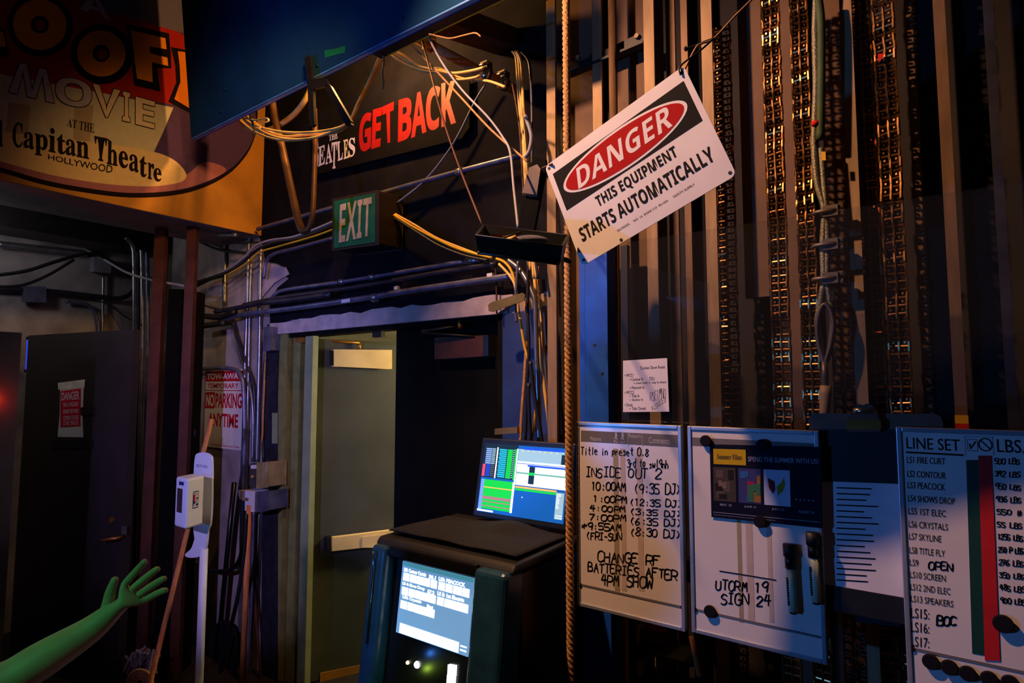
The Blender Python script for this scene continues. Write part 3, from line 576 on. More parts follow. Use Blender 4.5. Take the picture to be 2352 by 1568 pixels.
shapepx('sheet', [(1886, 1103), (2090, 1110), (2096, 1372), (1894, 1362)], .0008, M['paper'], ps, .002)
r = random.Random(9)
for k in range(17):
    y = 1118+k*13.2; x1 = r.uniform(1985, 2022); sl = .055+k*.003
    shapepx('typed_line', [(1922, y), (x1, y+(x1-1922)*sl*.6), (x1, y+3+(x1-1922)*sl*.6), (1922, y+3)], .0004, M['ink'], ps, .0026)
slab('shelf_box', PY(YB+.03), [(1960, 1372), (2068, 1378), (2068, 1440), (1966, 1428)], .05, M['black'], label='small black box below the typed sheet between whiteboards', cat='box')
# ================================================================== PAPER NOTE on acrylic
PN = PY(1.772)
pn = thing('paper_note', PN.at(1484, 946), 'small white paper note with a typed checklist taped on clear acrylic', 'paper')
nq = quadpx(PN, [(1431, 828), (1532, 822), (1537, 945), (1431, 946)]); MB().prism(nq, (0, .0006, 0)).build('sheet', M['paper'], pn)
def nrect(x0, y0, x1, y1): return [bil(nq, x0, 1-y0)+Vector((0, -.0006, 0)), bil(nq, x1, 1-y0)+Vector((0, -.0006, 0)), bil(nq, x1, 1-y1)+Vector((0, -.0006, 0)), bil(nq, x0, 1-y1)+Vector((0, -.0006, 0))]
grey_ink = print_mat('grey_ink', (70, 62, 72))
for s, x0, y, x1 in (('Curtain Show Reset', .40, .16, .95), ('\u2022 MCC1', .04, .29, .24), ('\u25e6 Contour In', .15, .37, .46), ('\u25aa (wait until \u00bd way in then)', .25, .45, .96), ('\u25e6 Peacock In', .15, .53, .48), ('\u2022 MCC2', .04, .62, .25), ('\u25e6 Title In', .15, .69, .37), ('\u25e6 Skyline In', .15, .77, .45), ('\u2022 Deck', .04, .86, .22), ('\u25e6 Title Closed', .15, .93, .50)):
    text('note_line', s, nrect(x0, y-.028, x1, y+.03), grey_ink, pn)
hand('pencil_scrawl', '50', nrect(.60, .34, .72, .40), grey_ink, pn, .0009, 5); hand('pencil_scrawl', 'RSETMNO', [p for p in (nrect(.6, .62, .95, .7)[0], nrect(.6, .52, .95, .7)[1], nrect(.6, .62, .95, .75)[2], nrect(.6, .62, .95, .8)[3])], grey_ink, pn, .0008, 6)
hand('pencil_scrawl', 'ALSNIOED', [nrect(.6, .9, .7, .9)[0], nrect(.6, .7, .92, .7)[1], nrect(.6, .7, .95, .8)[2], nrect(.66, .9, .7, .98)[3]], grey_ink, pn, .0008, 8)
# things behind, under the boards
def box3(name, x0, x1, y0, y1, y, dep, m, label, cat):
    a = PY(y).at(x0, y0); b = PY(y).at(x1, y1); b.z = max(b.z, Zat(1460, 1482, 1.86)) if y0 < 1500 else b.z; return bevel(MB().box((a.x, y, b.z), (b.x, y+dep, a.z)).build(name, m, label=label, cat=cat), .003)
shf = MB().box((Xat(1445, 1500, 1.84), 1.84, .0), (Xat(1448, 1500, 1.84)+.012, 2.0, 1.12)).box((Xat(1448, 1500, 1.84)+.012, 1.84, Zat(1460, 1482, 1.86)-.01), (Xat(1590, 1500, 1.84), 2.0, Zat(1460, 1482, 1.86))).box((Xat(1448, 1500, 1.84)+.012, 1.84, .80), (Xat(1590, 1500, 1.84), 2.0, .81)).build('small_shelf', M['black'], label='black shelf unit under the whiteboard of show times', cat='shelf')
box3('white_carton', 1449, 1464, 1434, 1481, 1.86, .07, mat('white_card', (190, 160, 150), .7), 'small white carton on the black shelf under the whiteboards', 'box')
box3('red_carton', 1468, 1520, 1440, 1481, 1.885, .05, mat('dark_red_card', (112, 26, 18), .7), 'dark red carton next to the white carton on the black shelf', 'box')
bx_ = box3('yellow_carton', 1449, 1472, 1511, 1556, 1.86, .05, mat('yellow_card', (206, 150, 20), .7), 'small yellow carton on the lower black shelf', 'box')
MB().tube([PY(1.83).at(1588, 1462), PY(1.83).at(1606, 1552)], .008, 8).build('wooden_stick', M['wood'], None, True, label='wooden stick poking down below the middle whiteboard', cat='stick')
MB().tube([PY(1.754).at(1561, 1330), PY(1.754).at(1558, 1480)], .003, 6).build('red_rod', M['redtape'], None, True, label='thin red rod below the gap between two whiteboards', cat='rod')
# ================================================================== CONSOLE
XA, XB = -1.70, -1.11; YF = 1.48
cn = thing('control_console', ((XA+XB)/2, 1.75, 0), 'black pedestal control console with lit touch screen and draped top', 'console')
bevel(MB().box((XA+.01, YF+.06, 0), (XB-.01, 1.915, 1.185)).build('body', M['blacks'], cn), .008)
NT = Vector((0, -math.cos(math.radians(7)), math.sin(math.radians(7)))); PT = PL((0, 1.49, 1.14), NT)
def cbx(x0, x1, z0, z1, f0, f1): # box on the tilted panel: z along panel, f forward
    up_v = Vector((0, math.sin(math.radians(7)), math.cos(math.radians(7)))); o = Vector((0, 1.49, 1.14))
    g = lambda x, z, f: Vector((x, 0, 0))+o+up_v*((z-1.14)/up_v.z)+NT*f
    return MB().hexa([g(x0, z0, f1), g(x1, z0, f1), g(x1, z0, f0), g(x0, z0, f0), g(x0, z1, f1), g(x1, z1, f1), g(x1, z1, f0), g(x0, z1, f0)])
bevel(cbx(XA+.04, XB-.05, .55, 1.20, -.03, -.002).build('front_panel', M['blacks'], cn), .003)
for x0, x1 in ((XA-.005, XA+.075), (XB-.125, XB)):
    bevel(cbx(x0, x1, .50, 1.20, -.06, .045).build('side_cheek', mat('bezel_blue_glow', (32, 68, 90), .28), cn), .018, 3)  # black cheeks, bluish glow painted into their colour
bevel(cbx(XA+.075, XB-.125, 1.168, 1.205, -.05, .035).build('top_bezel', M['blacks'], cn), .006)
bevel(MB().hexa([(XA-.02, YF+.0, 1.195), (XB+.005, YF+.0, 1.195), (XB+.005, 1.925, 1.20), (XA-.02, 1.925, 1.20), (XA-.02, YF+.02, 1.222), (XB+.005, YF+.02, 1.222), (XB+.005, 1.92, 1.235), (XA-.02, 1.92, 1.235)]).build('top_slab', M['black'], cn), .012, 3)
# draped cloth on top
n = 22; mm = MB(); vs_ = []
for i in range(n+1):
    for j in range(n+1):
        u, v = i/n, j/n; x = XA+.0+(XB-XA-.02)*u; y = YF+.05+v*.31
        h = .010*math.sin(5*u+2*v)*math.sin(3*v+1)+.022*math.exp(-((u-.62)/.16)**2-((v-.86)/.2)**2)+.012*math.exp(-((u-.2)/.2)**2-((v-.5)/.25)**2)
        vs_.append((x, y, 1.240+max(0, h)*min(1, 6*u, 6*(1-u), 5*v+.3)+.0015*math.sin(17*u+5*v)))
mm.add(vs_, [(i*(n+1)+j, (i+1)*(n+1)+j, (i+1)*(n+1)+j+1, i*(n+1)+j+1) for i in range(n) for j in range(n)])
dc = mm.build('black_drape', mat('black_felt', (24, 21, 22), .95, var=.3, scale=60, bump=.4), None, True, label='crumpled black cloth lying over the top of the console', cat='cloth'); sm = dc.modifiers.new('thickness', 'SOLIDIFY'); sm.thickness = .004
# touch screen
sq4 = quadpx(PT, [(925, 1290), (1092, 1325), (1073, 1503), (911, 1455)]); x0 = (sq4[0].x+sq4[3].x)/2; x1 = (sq4[1].x+sq4[2].x)/2; z1 = (sq4[0].z+sq4[1].z)/2; z0 = (sq4[2].z+sq4[3].z)/2
scr = cbx(x0, x1, z0, z1, -.002, .002).build('touch_screen', screen_mat('screen_blue_grey', (96, 140, 182), 1.1), cn)
def scq(u0, v0, u1, v1, f=.0026):
    mb = cbx(x0+(x1-x0)*u0, x0+(x1-x0)*u1, z1-(z1-z0)*v1, z1-(z1-z0)*v0, f, f+.0001); v = mb.v
    return [v[4], v[5], v[1], v[0]]
wht = screen_mat('screen_white', (235, 236, 238), 2.2); hdr = screen_mat('screen_header', (70, 140, 160), .9)
MB().flat(scq(0, 0, 1, .06)).build('screen_header', hdr, scr)
for s, u0, v0, u1 in (('LS2: Contour Curtain', .03, .085, .36), ('30.1', .40, .095, .50), ('LS3: PEACOCK', .54, .09, .90), ('LS 4: Show Drop', .03, .285, .36), ('57.2', .40, .30, .50), ('LS 5: 1st Electric', .54, .285, .90), ('LS6: Crystals', .05, .47, .33), ('Stat', .41, .495, .50)):
    text('screen_text', s, scq(u0, v0, u1, v0+.055), wht, scr, .05)
def cells(v0, v1, us):
    for a, b in us: MB().flat(scq(a, v0, b, v1)).build('screen_button', wht, scr)
cells(.155, .265, ((.03, .125), (.135, .225), (.232, .33), (.335, .425), (.435, .525), (.545, .635), (.645, .735), (.745, .865), (.872, .96))); cells(.355, .465, ((.03, .125), (.135, .225), (.232, .43), (.435, .525), (.545, .635), (.645, .735), (.74, .96))); cells(.545, .655, ((.03, .125), (.135, .225), (.232, .43), (.435, .525)))
cells(.855, .99, ((.05, .88),)); cells(.88, .90, ((.90, .98),)); cells(.93, .95, ((.90, .98),))
# lit indicators and buttons
def dome(name, q, r, m, h=.008): return MB().tube([PT.at(*q, 0), PT.at(*q, h*.6), PT.at(*q, h)], [r, r*.85, r*.3], 14).build(name, m, cn, True)
dome('pilot_lamp', (958, 1526), .011, screen_mat('pilot_white', (250, 250, 255), 6)); dome('pilot_lamp', (937, 1521), .006, screen_mat('pilot_amber', (255, 210, 150), 3))
for q in ((1032, 1525, 1048, 1548), (1030, 1549, 1046, 1569), (1028, 1571, 1044, 1592)):
    bevel(MB().prism(quadpx(PT, [(q[0], q[1]), (q[2], q[1]+3), (q[2]-1, q[3]+3), (q[0]-1, q[3])], .006), NT*-.008).build('lit_button', wht, cn), .001)
pl = PT.at(950, 1545, .06); lamp('POINT', 'pilot_glow', pl, None, (.55, .9, .08), .12, .006)
pl = PT.at(962, 1508, .05); lamp('POINT', 'pilot_blue_glow', pl, None, (.05, .25, 1), .10, .006)
MB().tube([(XB-.012, 1.69, .80), (XB+.03, 1.69, .80)], .012, 10).build('stop_button_stem', M['dark'], cn, True)
MB().tube([(XB+.028, 1.69, .80), (XB+.036, 1.69, .80), (XB+.05, 1.69, .80)], [.02, .021, .014], 16).build('stop_button', M['red'], cn, True, label='red mushroom stop button')
MB().tube([PT.at(887, 1262, .06), PT.at(884, 1300, .05), PT.at(868, 1470, .05)], .003, 8).build('trim_edge', M['chrome'], cn, True)
# ---- monitor
A_ = math.atan2(.057, .294); NM = Vector((0, -math.cos(A_), math.sin(A_))); PMo = PL((0, 1.85, 1.251), NM)
mo = thing('monitor', (-1.35, 1.88, 1.235), 'computer monitor showing a colourful cue list behind the console', 'monitor')
oq = quadpx(PMo, [(1107, 1004), (1316, 1016), (1312, 1192), (1087, 1178)])
xl = (oq[0].x+oq[3].x)/2; xr = (oq[1].x+oq[2].x)/2; upv = Vector((0, math.sin(A_), math.cos(A_)))
def mp(u, v, f=0): return Vector((xl+(xr-xl)*u, 1.85, 1.251))+upv*(.305*v)+NM*f
def mbx(u0, u1, v0, v1, f0, f1): return MB().hexa([mp(u0, v0, f1), mp(u1, v0, f1), mp(u1, v0, f0), mp(u0, v0, f0), mp(u0, v1, f1), mp(u1, v1, f1), mp(u1, v1, f0), mp(u0, v1, f0)])
bevel(mbx(0, 1, 0, 1, -.03, 0).build('housing', mat('monitor_blue_reflection', (28, 40, 64), .4), mo), .006)  # dark housing, blue reflection painted into its colour
bevel(mbx(.4, .6, -.045, .5, -.06, -.03).build('stand', M['black'], mo), .004)
bl = screen_mat('screen_deep_blue', (14, 84, 170), 1.0)
ms = mbx(.045, .955, .07, .93, 0, .001).build('screen', bl, mo)
def mq(u0, v0, u1, v1, f=.0014): # v from top, in screen
    U = lambda u: .045+.91*u; V = lambda v: .93-.86*v
    return [mp(U(u0), V(v0), f), mp(U(u1), V(v0), f), mp(U(u1), V(v1), f), mp(U(u0), V(v1), f)]
def mfl(cs, m, u0, v0, u1, v1, f=.0014): return MB().flat(mq(u0, v0, u1, v1, f)).build(cs, m, ms)
S = lambda n, c, e=1.1: screen_mat('scr_'+n, c, e)
drk = S('dark', (18, 44, 62), .6); cy_ = S('cyan', (30, 170, 200)); gr = S('green', (16, 190, 60)); lav = S('lavender', (120, 160, 230)); gry = S('grey', (130, 170, 190)); whi = S('white', (225, 238, 250), 1.5); mag = S('magenta', (220, 70, 110)); blu = S('royal', (20, 70, 220)); mav = S('mauve', (150, 110, 120)); org = S('orange', (220, 170, 80))
mfl('window', drk, 0, 0, .42, .50); mfl('window', gry, .43, .05, 1, .24); mfl('window', whi, .43, .26, 1, .56); mfl('title_bar', blu, .49, .03, 1, .055, .0018); mfl('title_bar', blu, .55, .265, 1, .29, .0018)
for k in range(14):
    v = .07+k*.03; mfl('list_row', lav if k < 8 else blu, .03 if k < 8 else .05, v, .10, v+.02, .0018); mfl('list_row', gry if k < 8 else S('slate', (70, 76, 92)), .105, v, .15, v+.018, .0018)
    if k >= 8: mfl('list_row', mag, .005, v, .04, v+.026, .0018)
    mfl('list_row', cy_, .195+.006*(k % 2), v, .29, v+.022, .0018); mfl('list_row', gr, .30, v, .36, v+.027, .0018); mfl('list_row', gry, .365, v, .385, v+.014, .0018)
mfl('scroll_bar', whi, .165, .05, .18, .50, .0018); mfl('scroll_bar', gr, .39, .06, .41, .5, .0018); mfl('scroll_bar', whi, .41, .05, .425, .56, .0018)
mfl('pane_cell', drk, .92, .09, 1, .24, .002); mfl('pane_cell', cy_, .92, .06, 1, .085, .002); mfl('pane_cell', drk, .575, .29, .64, .53, .002); mfl('pane_cell', gr, .575, .37, .64, .41, .0022); mfl('pane_row', S('sage', (100, 160, 150)), .43, .375, 1, .40, .0018); mfl('pane_edge', whi, .43, .225, 1, .25, .0022)
for u in (.50, .58, .65, .73, .80, .87, .94): mfl('cell_rule', gry, u, .30, u+.003, .55, .0019)
for k in range(8): mfl('pane_mark', S('straw', (190, 190, 130)), .47+k*.065, .065, .485+k*.065, .085, .0021)
mfl('window', gr, .05, .53, .42, .95); mfl('side_list', lav, .01, .53, .048, .96); mfl('cue_row', org, .05, .635, .42, .65, .0018); mfl('cue_row', mav, .05, .77, .42, .81, .0018); mfl('cue_row', mav, .05, .84, .42, .855, .0018); mfl('cue_row', mav, .05, .90, .42, .915, .0018); mfl('scroll_bar', whi, .40, .53, .425, .96, .0019)
mfl('cue_row', org, .43, .575, .90, .60, .0018); mfl('cue_row', gr, .43, .605, .90, .635, .0018); mfl('side_list', gry, .90, .60, .985, .95, .0018); mfl('task_bar', whi, .0, .965, .20, .99, .0018); mfl('cursor', whi, .52, .715, .53, .73, .0018)
for k in range(10): mfl('side_mark', whi, .905, .62+k*.02, .905+random.uniform(.02, .05), .628+k*.02, .0021)
for v in (.90, .93): mfl('side_mark', whi, .91, v, .98, v+.008, .0021)
for k in range(16): mfl('side_mark', blu, .015, .55+k*.025, .043, .556+k*.025, .0017)
# ================================================================== POSTER on the header wall
PP = PX(XC+.02)
po = thing('theatre_poster', PP.at(300, 440), 'oval cut-out film poster mounted on the ochre header wall', 'poster')
def arcpts(seq): 
    v = smooth_path([Vector((x, y, 0)) for x, y in seq], 6); return [(p.x, p.y) for p in v]
low = arcpts([(-330, 270), (-160, 350), (0, 392), (100, 421), (200, 440), (300, 451), (400, 446), (470, 428), (530, 395), (570, 350), (590, 300)])
outer = [(-330, -260), (-330, 270)]+low[1:]+[(592, 260), (585, 180), (560, 80), (530, 0), (500, -100)]
pm = lambda n, c: print_mat('poster_'+n, c)
slab('poster_board', PP, outer, .018, pm('edge', (22, 12, 14)), po, 0)
def ins(pts, dx, dy): return [(x+dx, y+dy) for x, y in pts]
inner = [(-330, -258), (-330, 262)]+[(x, y-8) for x, y in low[1:]]+[(586, 250), (578, 180), (552, 80), (522, 0), (494, -98)]
flat('purple_ground', PP, inner, .0006, pm('purple', (74, 52, 92)), po)
mband = arcpts([(-330, 262), (-160, 342), (0, 384), (100, 413), (200, 432), (300, 443), (400, 437), (470, 418), (520, 390), (470, 372), (430, 400), (380, 420), (300, 424), (200, 416), (100, 396), (0, 366), (-160, 318), (-330, 240)])
flat('mauve_band', PP, mband, .0012, pm('mauve', (156, 98, 110)), po)
pale = [(-330, 150), (-160, 155), (0, 168), (140, 200), (280, 228), (398, 250), (372, 300), (352, 352), (300, 360), (200, 400), (100, 396), (0, 366), (-330, 240)]
flat('pale_ground', PP, [(-330, 140), (0, 165), (398, 247), (376, 300), (352, 352), (352, 360), (200, 410), (0, 366), (-330, 240)], .0010, pm('pale', (188, 176, 150)), po)
cream = arcpts([(-330, 230), (-160, 262), (0, 300), (120, 316), (240, 330), (350, 348), (400, 368), (426, 396), (424, 412), (400, 422), (340, 428), (240, 422), (120, 402), (0, 370), (-160, 322), (-330, 244)])
flat('cream_oval', PP, cream, .0016, pm('cream', (214, 182, 132)), po)
for x0, x1, x2, x3 in ((20, 70, 62, 10), (170, 215, 205, 168)): flat('brown_streak', PP, [(x0, 235), (x1, 242), (x2, 335), (x3, 325)], .0013, pm('brown', (164, 142, 116)), po)
flat('red_burst', PP, [(-330, -258), (-20, -258), (60, -60), (155, -8), (260, 30), (405, 72), (440, 90), (420, 250), (398, 240), (280, 222), (140, 196), (0, 170), (-330, 140)], .0018, pm('red', (150, 30, 16)), po)
flat('grey_ground', PP, [(60, -60), (155, -8), (260, 30), (405, 72), (440, 80), (450, -200), (60, -200)], .0016, pm('greyblue', (92, 88, 112)), po)
K = pm('black', (14, 8, 8)); OR = pm('orange', (214, 130, 30))
ring('letter_outline', PP, 92, 58, 76, 72, 13, 13, .3, .0022, K, po); ring('letter_o', PP, 91, 57, 62, 58, 21, 20, .3, .0030, OR, po)
ring('letter_outline', PP, 234, 125, 72, 68, 12, 12, .3, .0024, K, po); ring('letter_o', PP, 232, 123, 56, 53, 20, 20, .3, .0032, OR, po)
Fp = [(840, 195), (1062, 247), (1070, 318), (960, 300), (966, 345), (1075, 372), (1080, 425), (975, 400), (980, 530), (880, 505)]
Fo = [(808, 155), (1085, 215), (1098, 345), (1100, 440), (1010, 440), (1030, 590), (860, 550), (845, 380)]
flat('letter_outline', PP, [(x/2.8, y/2.8) for x, y in Fo], .0026, K, po); flat('letter_f', PP, [(x/2.8, y/2.8) for x, y in Fp], .0034, OR, po)
flat('letter_outline', PP, [(-10, 60), (10, 70), (22, 128), (-10, 135)], .0024, K, po); flat('letter_edge', PP, [(-10, 68), (6, 74), (14, 106), (-10, 110)], .0032, OR, po)
flat('letter_outline', PP, [(392, 108), (440, 118), (440, 262), (386, 234), (404, 190), (402, 150)], .0024, K, po); flat('letter_y', PP, [(408, 118), (440, 122), (440, 252), (400, 228), (414, 188), (412, 150)], .0032, pm('amber', (216, 120, 20)), po)
LV = pm('lilac', (176, 160, 170)); TXK = pm('textblack', (28, 16, 12))
text('poster_lettering', sansb('A'), quadpx(PP, [(196, -14), (236, -8), (253, 48), (182, 22)], .0036), LV, po)
for s, q in (('M', [(45, 145), (106, 160), (124, 237), (20, 212)]), ('O', [(128, 172), (212, 190), (208, 252), (126, 236)]), ('V', [(212, 192), (276, 208), (250, 272), (238, 268)]), ('I', [(282, 210), (298, 214), (298, 281), (281, 277)]), ('E', [(311, 222), (355, 234), (354, 296), (311, 285)])):
    for dx, dy in ((1.6, 1.6), (-1.6, 1.6), (1.6, -1.6), (-1.6, -1.6)): text('letter_outline', sansb(s), quadpx(PP, [(x+dx, y+dy) for x, y in q], .0030), TXK, po)
    text('poster_lettering', sansb(s), quadpx(PP, q, .0038), LV if s in 'MO' else pm('bone', (206, 180, 150)), po)
text('poster_lettering', serif('AT THE'), quadpx(PP, [(155, 272), (216, 284), (216, 306), (153, 290)], .0028), TXK, po)
text('poster_lettering', serif('l'), quadpx(PP, [(-6, 275), (7, 278), (7, 338), (-6, 334)], .0028), TXK, po, .01)
for s, q in (('C', [(30, 280), (52, 282), (52, 342), (27, 336)]), ('a', [(54, 302), (78, 305), (78, 345), (53, 339)]), ('p', [(79, 305), (110, 312), (108, 360), (80, 356)]), ('i', [(112, 292), (128, 296), (127, 352), (111, 348)]), ('t', [(130, 306), (150, 311), (151, 357), (130, 352)]), ('a', [(150, 318), (174, 323), (174, 360), (150, 356)]), ('n', [(175, 322), (204, 328), (204, 366), (175, 360)]),
             ('T', [(216, 312), (246, 318), (240, 372), (222, 368)]), ('h', [(246, 318), (270, 335), (270, 382), (245, 377)]), ('e', [(272, 344), (294, 350), (294, 389), (272, 384)]), ('a', [(296, 352), (318, 358), (318, 398), (296, 392)]), ('t', [(320, 356), (338, 362), (336, 410), (320, 404)]), ('r', [(339, 372), (354, 377), (352, 414), (339, 410)]), ('e', [(352, 384), (371, 388), (370, 420), (352, 414)])):
    text('poster_lettering', serif(s), quadpx(PP, q, .0028), TXK, po, .012)
text('poster_lettering', 'HOLLYWOOD', quadpx(PP, [(110, 354), (259, 380), (257, 398), (110, 366)], .0028), TXK, po, .012, -.12)
# ================================================================== NAVY FLAT hanging overhead
FE = 1.6; fy1 = 1.522
e0 = PY(FE).at(440, 320); fl_dir = Vector((0, -.078, .72)).normalized(); PFt = PL(e0, Vector((1, 0, 0)).cross(fl_dir)*1)
if PFt.n.y > 0: PFt.n = -PFt.n
nf = thing('hanging_flat', e0+Vector((1.6, 0, 0)), 'large navy painted flat leaning overhead across the top of the picture', 'scenery flat')
XF1 = -1.27
f0 = e0; f1 = Vector((XF1, e0.y, e0.z)); hgt = 1.5
bevel(MB().prism([f0, f1, f1+fl_dir*hgt, f0+fl_dir*hgt], -PFt.n*.025).build('flat_face', M['panel'], nf), .003)
MB().box((-1.95, FE+.025, f0.z-.002), (f1.x, FE+.07, f0.z+.03)).build('bottom_batten', M['black'], nf)
MB().box((-1.9, FE+.066, f0.z-.004), (f1.x, FE+.072, f0.z+.002)).build('warm_lit_edging', M['yellow'], nf)  # warm light along the batten's underside, painted as a yellow strip
MB().prism([f0+PFt.n*.001, f1+PFt.n*.001, f1+PFt.n*.001+fl_dir*.006, f0+PFt.n*.001+fl_dir*.006], -PFt.n*.027+Vector((0, 0, -.001))).build('edge_highlight', mat('edge_highlight_blue', (80, 132, 200), .4), nf)  # highlight where the bottom edge catches light, painted as a paler strip
for q in ((518, 205), (510, 255), (925, 42), (730, 150)): MB().tube([PFt.at(*q, 0), PFt.at(*q, .006)], [.009, .006], 10).build('carriage_bolt', M['panel'], nf, True)
slab('green_tape', PFt, [(745, 116), (770, 112), (793, 105), (793, 121), (770, 126), (747, 133)], .0008, M['tealtape'], nf, .001)
# hook bracket
hk = thing('steel_hook', PY(1.56).at(740, 290), 'dark flat steel prong bracket hooked under the edge of the navy flat', 'bracket')
P56 = PY(1.56)
slab('long_prong', P56, [(699, 133), (711, 126), (717, 180), (722, 285), (716, 291), (710, 288), (706, 200)], .014, M['dark'], hk)
slab('cross_piece', P56, [(706, 182), (748, 180), (756, 196), (714, 206)], .014, M['dark'], hk, .002)
slab('short_prong', P56, [(740, 188), (758, 196), (806, 278), (803, 290), (794, 288), (752, 212)], .014, M['dark'], hk)
slab('bright_tip', P56, [(797, 284), (804, 277), (807, 286), (802, 291)], .015, M['chrome'], hk, .0005)
# U bar
def pxr(w_, y, px): return w_/2/F*((PY(y).at(px, 400)-CAM).dot(FW))
MB().tube(smooth_path(px_path([(618, 190), (630, 262), (646, 330), (668, 430), (688, 515), (699, 530), (711, 520), (719, 480), (722, 400), (724, 310), (722, 250)], 1.78), 8), [.019]*41+[.016]*5+[.013]*35, 10).build('steel_u_bar', mat('brown_steel', (96, 64, 34), .45, .3), None, True, label='dark bent steel bar dangling in a U left of the exit sign', cat='bar')
# ================================================================== CABLES overhead
bund = 'cables under the navy flat'
cable('thick_cable', [(548, 272), (568, 292), (600, 300), (640, 288), (680, 258), (708, 215), (720, 170)], 1.80, .014, M['beige'], 'thick pale cable sagging left of the steel hook', group=bund)
bl_ = [([(552, 262), (580, 285), (630, 300), (690, 305), (760, 298), (800, 280), (822, 235), (850, 180), (878, 112)], 'beige cable topmost of the sagging bundle under the navy flat'),
 ([(556, 268), (600, 300), (650, 318), (710, 318), (770, 300), (806, 276), (830, 225), (862, 165), (882, 110)], 'beige cable lowest of the sagging bundle under the navy flat'),
 ([(560, 258), (600, 292), (648, 312), (700, 310), (762, 303), (803, 283), (826, 230), (856, 172), (880, 114)], 'beige cable in the middle of the sagging bundle under the navy flat'),
 ([(550, 276), (588, 304), (640, 321), (700, 320), (750, 308), (790, 296), (812, 262), (838, 212), (870, 140)], 'beige cable at the back of the sagging bundle under the navy flat')]
for i, (pts, lab) in enumerate(bl_): cable('bundle_cable', pts, 1.70+i*.012, .0062, M['beige'], lab, group=bund, n=6)
for i, (pts, lab) in enumerate((([(552, 268), (585, 276), (612, 272), (616, 278), (600, 284), (596, 296)], 'loose beige cable end curling at the left corner of the navy flat'), ([(572, 262), (580, 282), (584, 302), (582, 312)], 'short dark cable tie hanging at the left corner of the navy flat'))):
    cable('loose_end', pts, 1.68, .005, M['beige'] if i == 0 else M['dark'], lab, group=bund, n=6)
cable('twine_tail', [(884, 96), (878, 118), (882, 140), (878, 168), (881, 190), (878, 204)], 1.66, .0045, M['tan'], 'frayed brown twine tail hanging above the red lettering', 'twine')
kn = thing('twine_knot', PY(1.655).at(882, 112), 'frayed brown twine lashing the cable bundle to the navy flat', 'twine')
for k in range(4):
    c = PY(1.655).at(878+k*3, 104+k*4); MB().tube([c+Vector((.022*math.cos(a), .02*math.sin(a), .008*math.sin(2*a))) for a in [2*math.pi*i/14 for i in range(14)]], .0035, 6, True).build('twine_wrap', M['tan'], kn, True)
for i, (pts, lab) in enumerate((([(886, 112), (920, 132), (960, 152), (1000, 160), (1040, 168), (1085, 162), (1110, 155)], 'upper beige cable drooping right toward the pipe clamp'), ([(888, 118), (925, 145), (965, 162), (1020, 170), (1050, 182), (1090, 178), (1108, 168)], 'middle beige cable drooping right toward the pipe clamp'), ([(888, 110), (925, 126), (975, 158), (1010, 158), (1060, 180), (1120, 186), (1160, 200)], 'lower beige cable drooping right toward the pipe clamp'))):
    cable('droop_cable', pts, 1.72+i*.02, .0055, M['beige'], lab, group='cables drooping above the red lettering', n=6)
# pipe with clamps
g0 = PY(1.71).at(925, 70); g1 = PY(2.17).at(1186, 208)
pg = thing('rigging_pipe', g0.lerp(g1, .5), 'brown rigging pipe with steel clamps running back to the wall', 'pipe')
MB().tube([g0, g1], .022, 12).build('pipe', M['tan'], pg, True)
for tt in (.22, .72, .88):
    c = g0.lerp(g1, tt); ax = (g1-g0).normalized()
    MB().tube([c-ax*.02, c+ax*.02], .03, 12).build('clamp_band', M['chrome'] if tt > .3 else M['brass'], pg, True)
    MB().box(c+Vector((-.02, -.02, .02)), c+Vector((.02, .02, .055))).build('clamp_lug', M['clip'], pg)
    MB().tube([c+Vector((-.03, -.02, .04)), c+Vector((.03, -.02, .04))], .006, 6).build('clamp_bolt', M['chrome'], pg, True)
b0 = PY(1.72).at(985, 60); b1_ = PY(2.19).at(1160, 118)
MB().hexa([b0+Vector((-.05, 0, 0)), b0+Vector((.07, 0, 0)), b1_+Vector((.07, 0, 0)), b1_+Vector((-.05, 0, 0)), b0+Vector((-.05, 0, .09)), b0+Vector((.07, 0, .09)), b1_+Vector((.07, 0, .09)), b1_+Vector((-.05, 0, .09))]).build('ceiling_beam', mat('brown_beam', (58, 38, 22), .7), label='brown timber beam running back beside the rigging pipe', cat='beam')
cable('sagging_wire', [(985, 78), (1010, 84), (1035, 88), (1070, 80), (1092, 76), (1104, 84)], 1.64, .003, M['tan'], 'thin brown wire sagging under the timber beam', 'wire', n=6)
cable('tan_line', [(925, 84, 1.7), (985, 145, 1.7), (1060, 225, 1.69), (1130, 300, 1.67), (1212, 371, 1.64)], 1.6, .0042, M['tan'], 'straight tan line running down right across the red lettering', 'cord', n=6)
cable('black_wire', [(962, 64, 1.69), (985, 150, 1.66), (1012, 255, 1.53), (1050, 370, 1.42), (1108, 517, 1.26)], 1.6, .0036, M['rust'], 'dark wire hanging straight down to the left end of the black tray', 'wire', n=6)
cable('white_wire', [(972, 58, 1.68), (1010, 135, 1.66), (1060, 205, 1.64), (1120, 268, 1.62), (1155, 315, 1.61), (1172, 350, 1.54), (1180, 430, 1.46), (1190, 522, 1.33)], 1.6, .0042, M['whitec'], 'white wire curving down to the middle of the black tray', 'wire', n=6)
cable('grey_wire', [(1114, 196), (1090, 235), (1050, 315), (1010, 375), (965, 425), (912, 466)], 2.14, .0055, M['greyc'], 'grey wire slanting down from the pipe to the exit sign', 'wire', n=6)
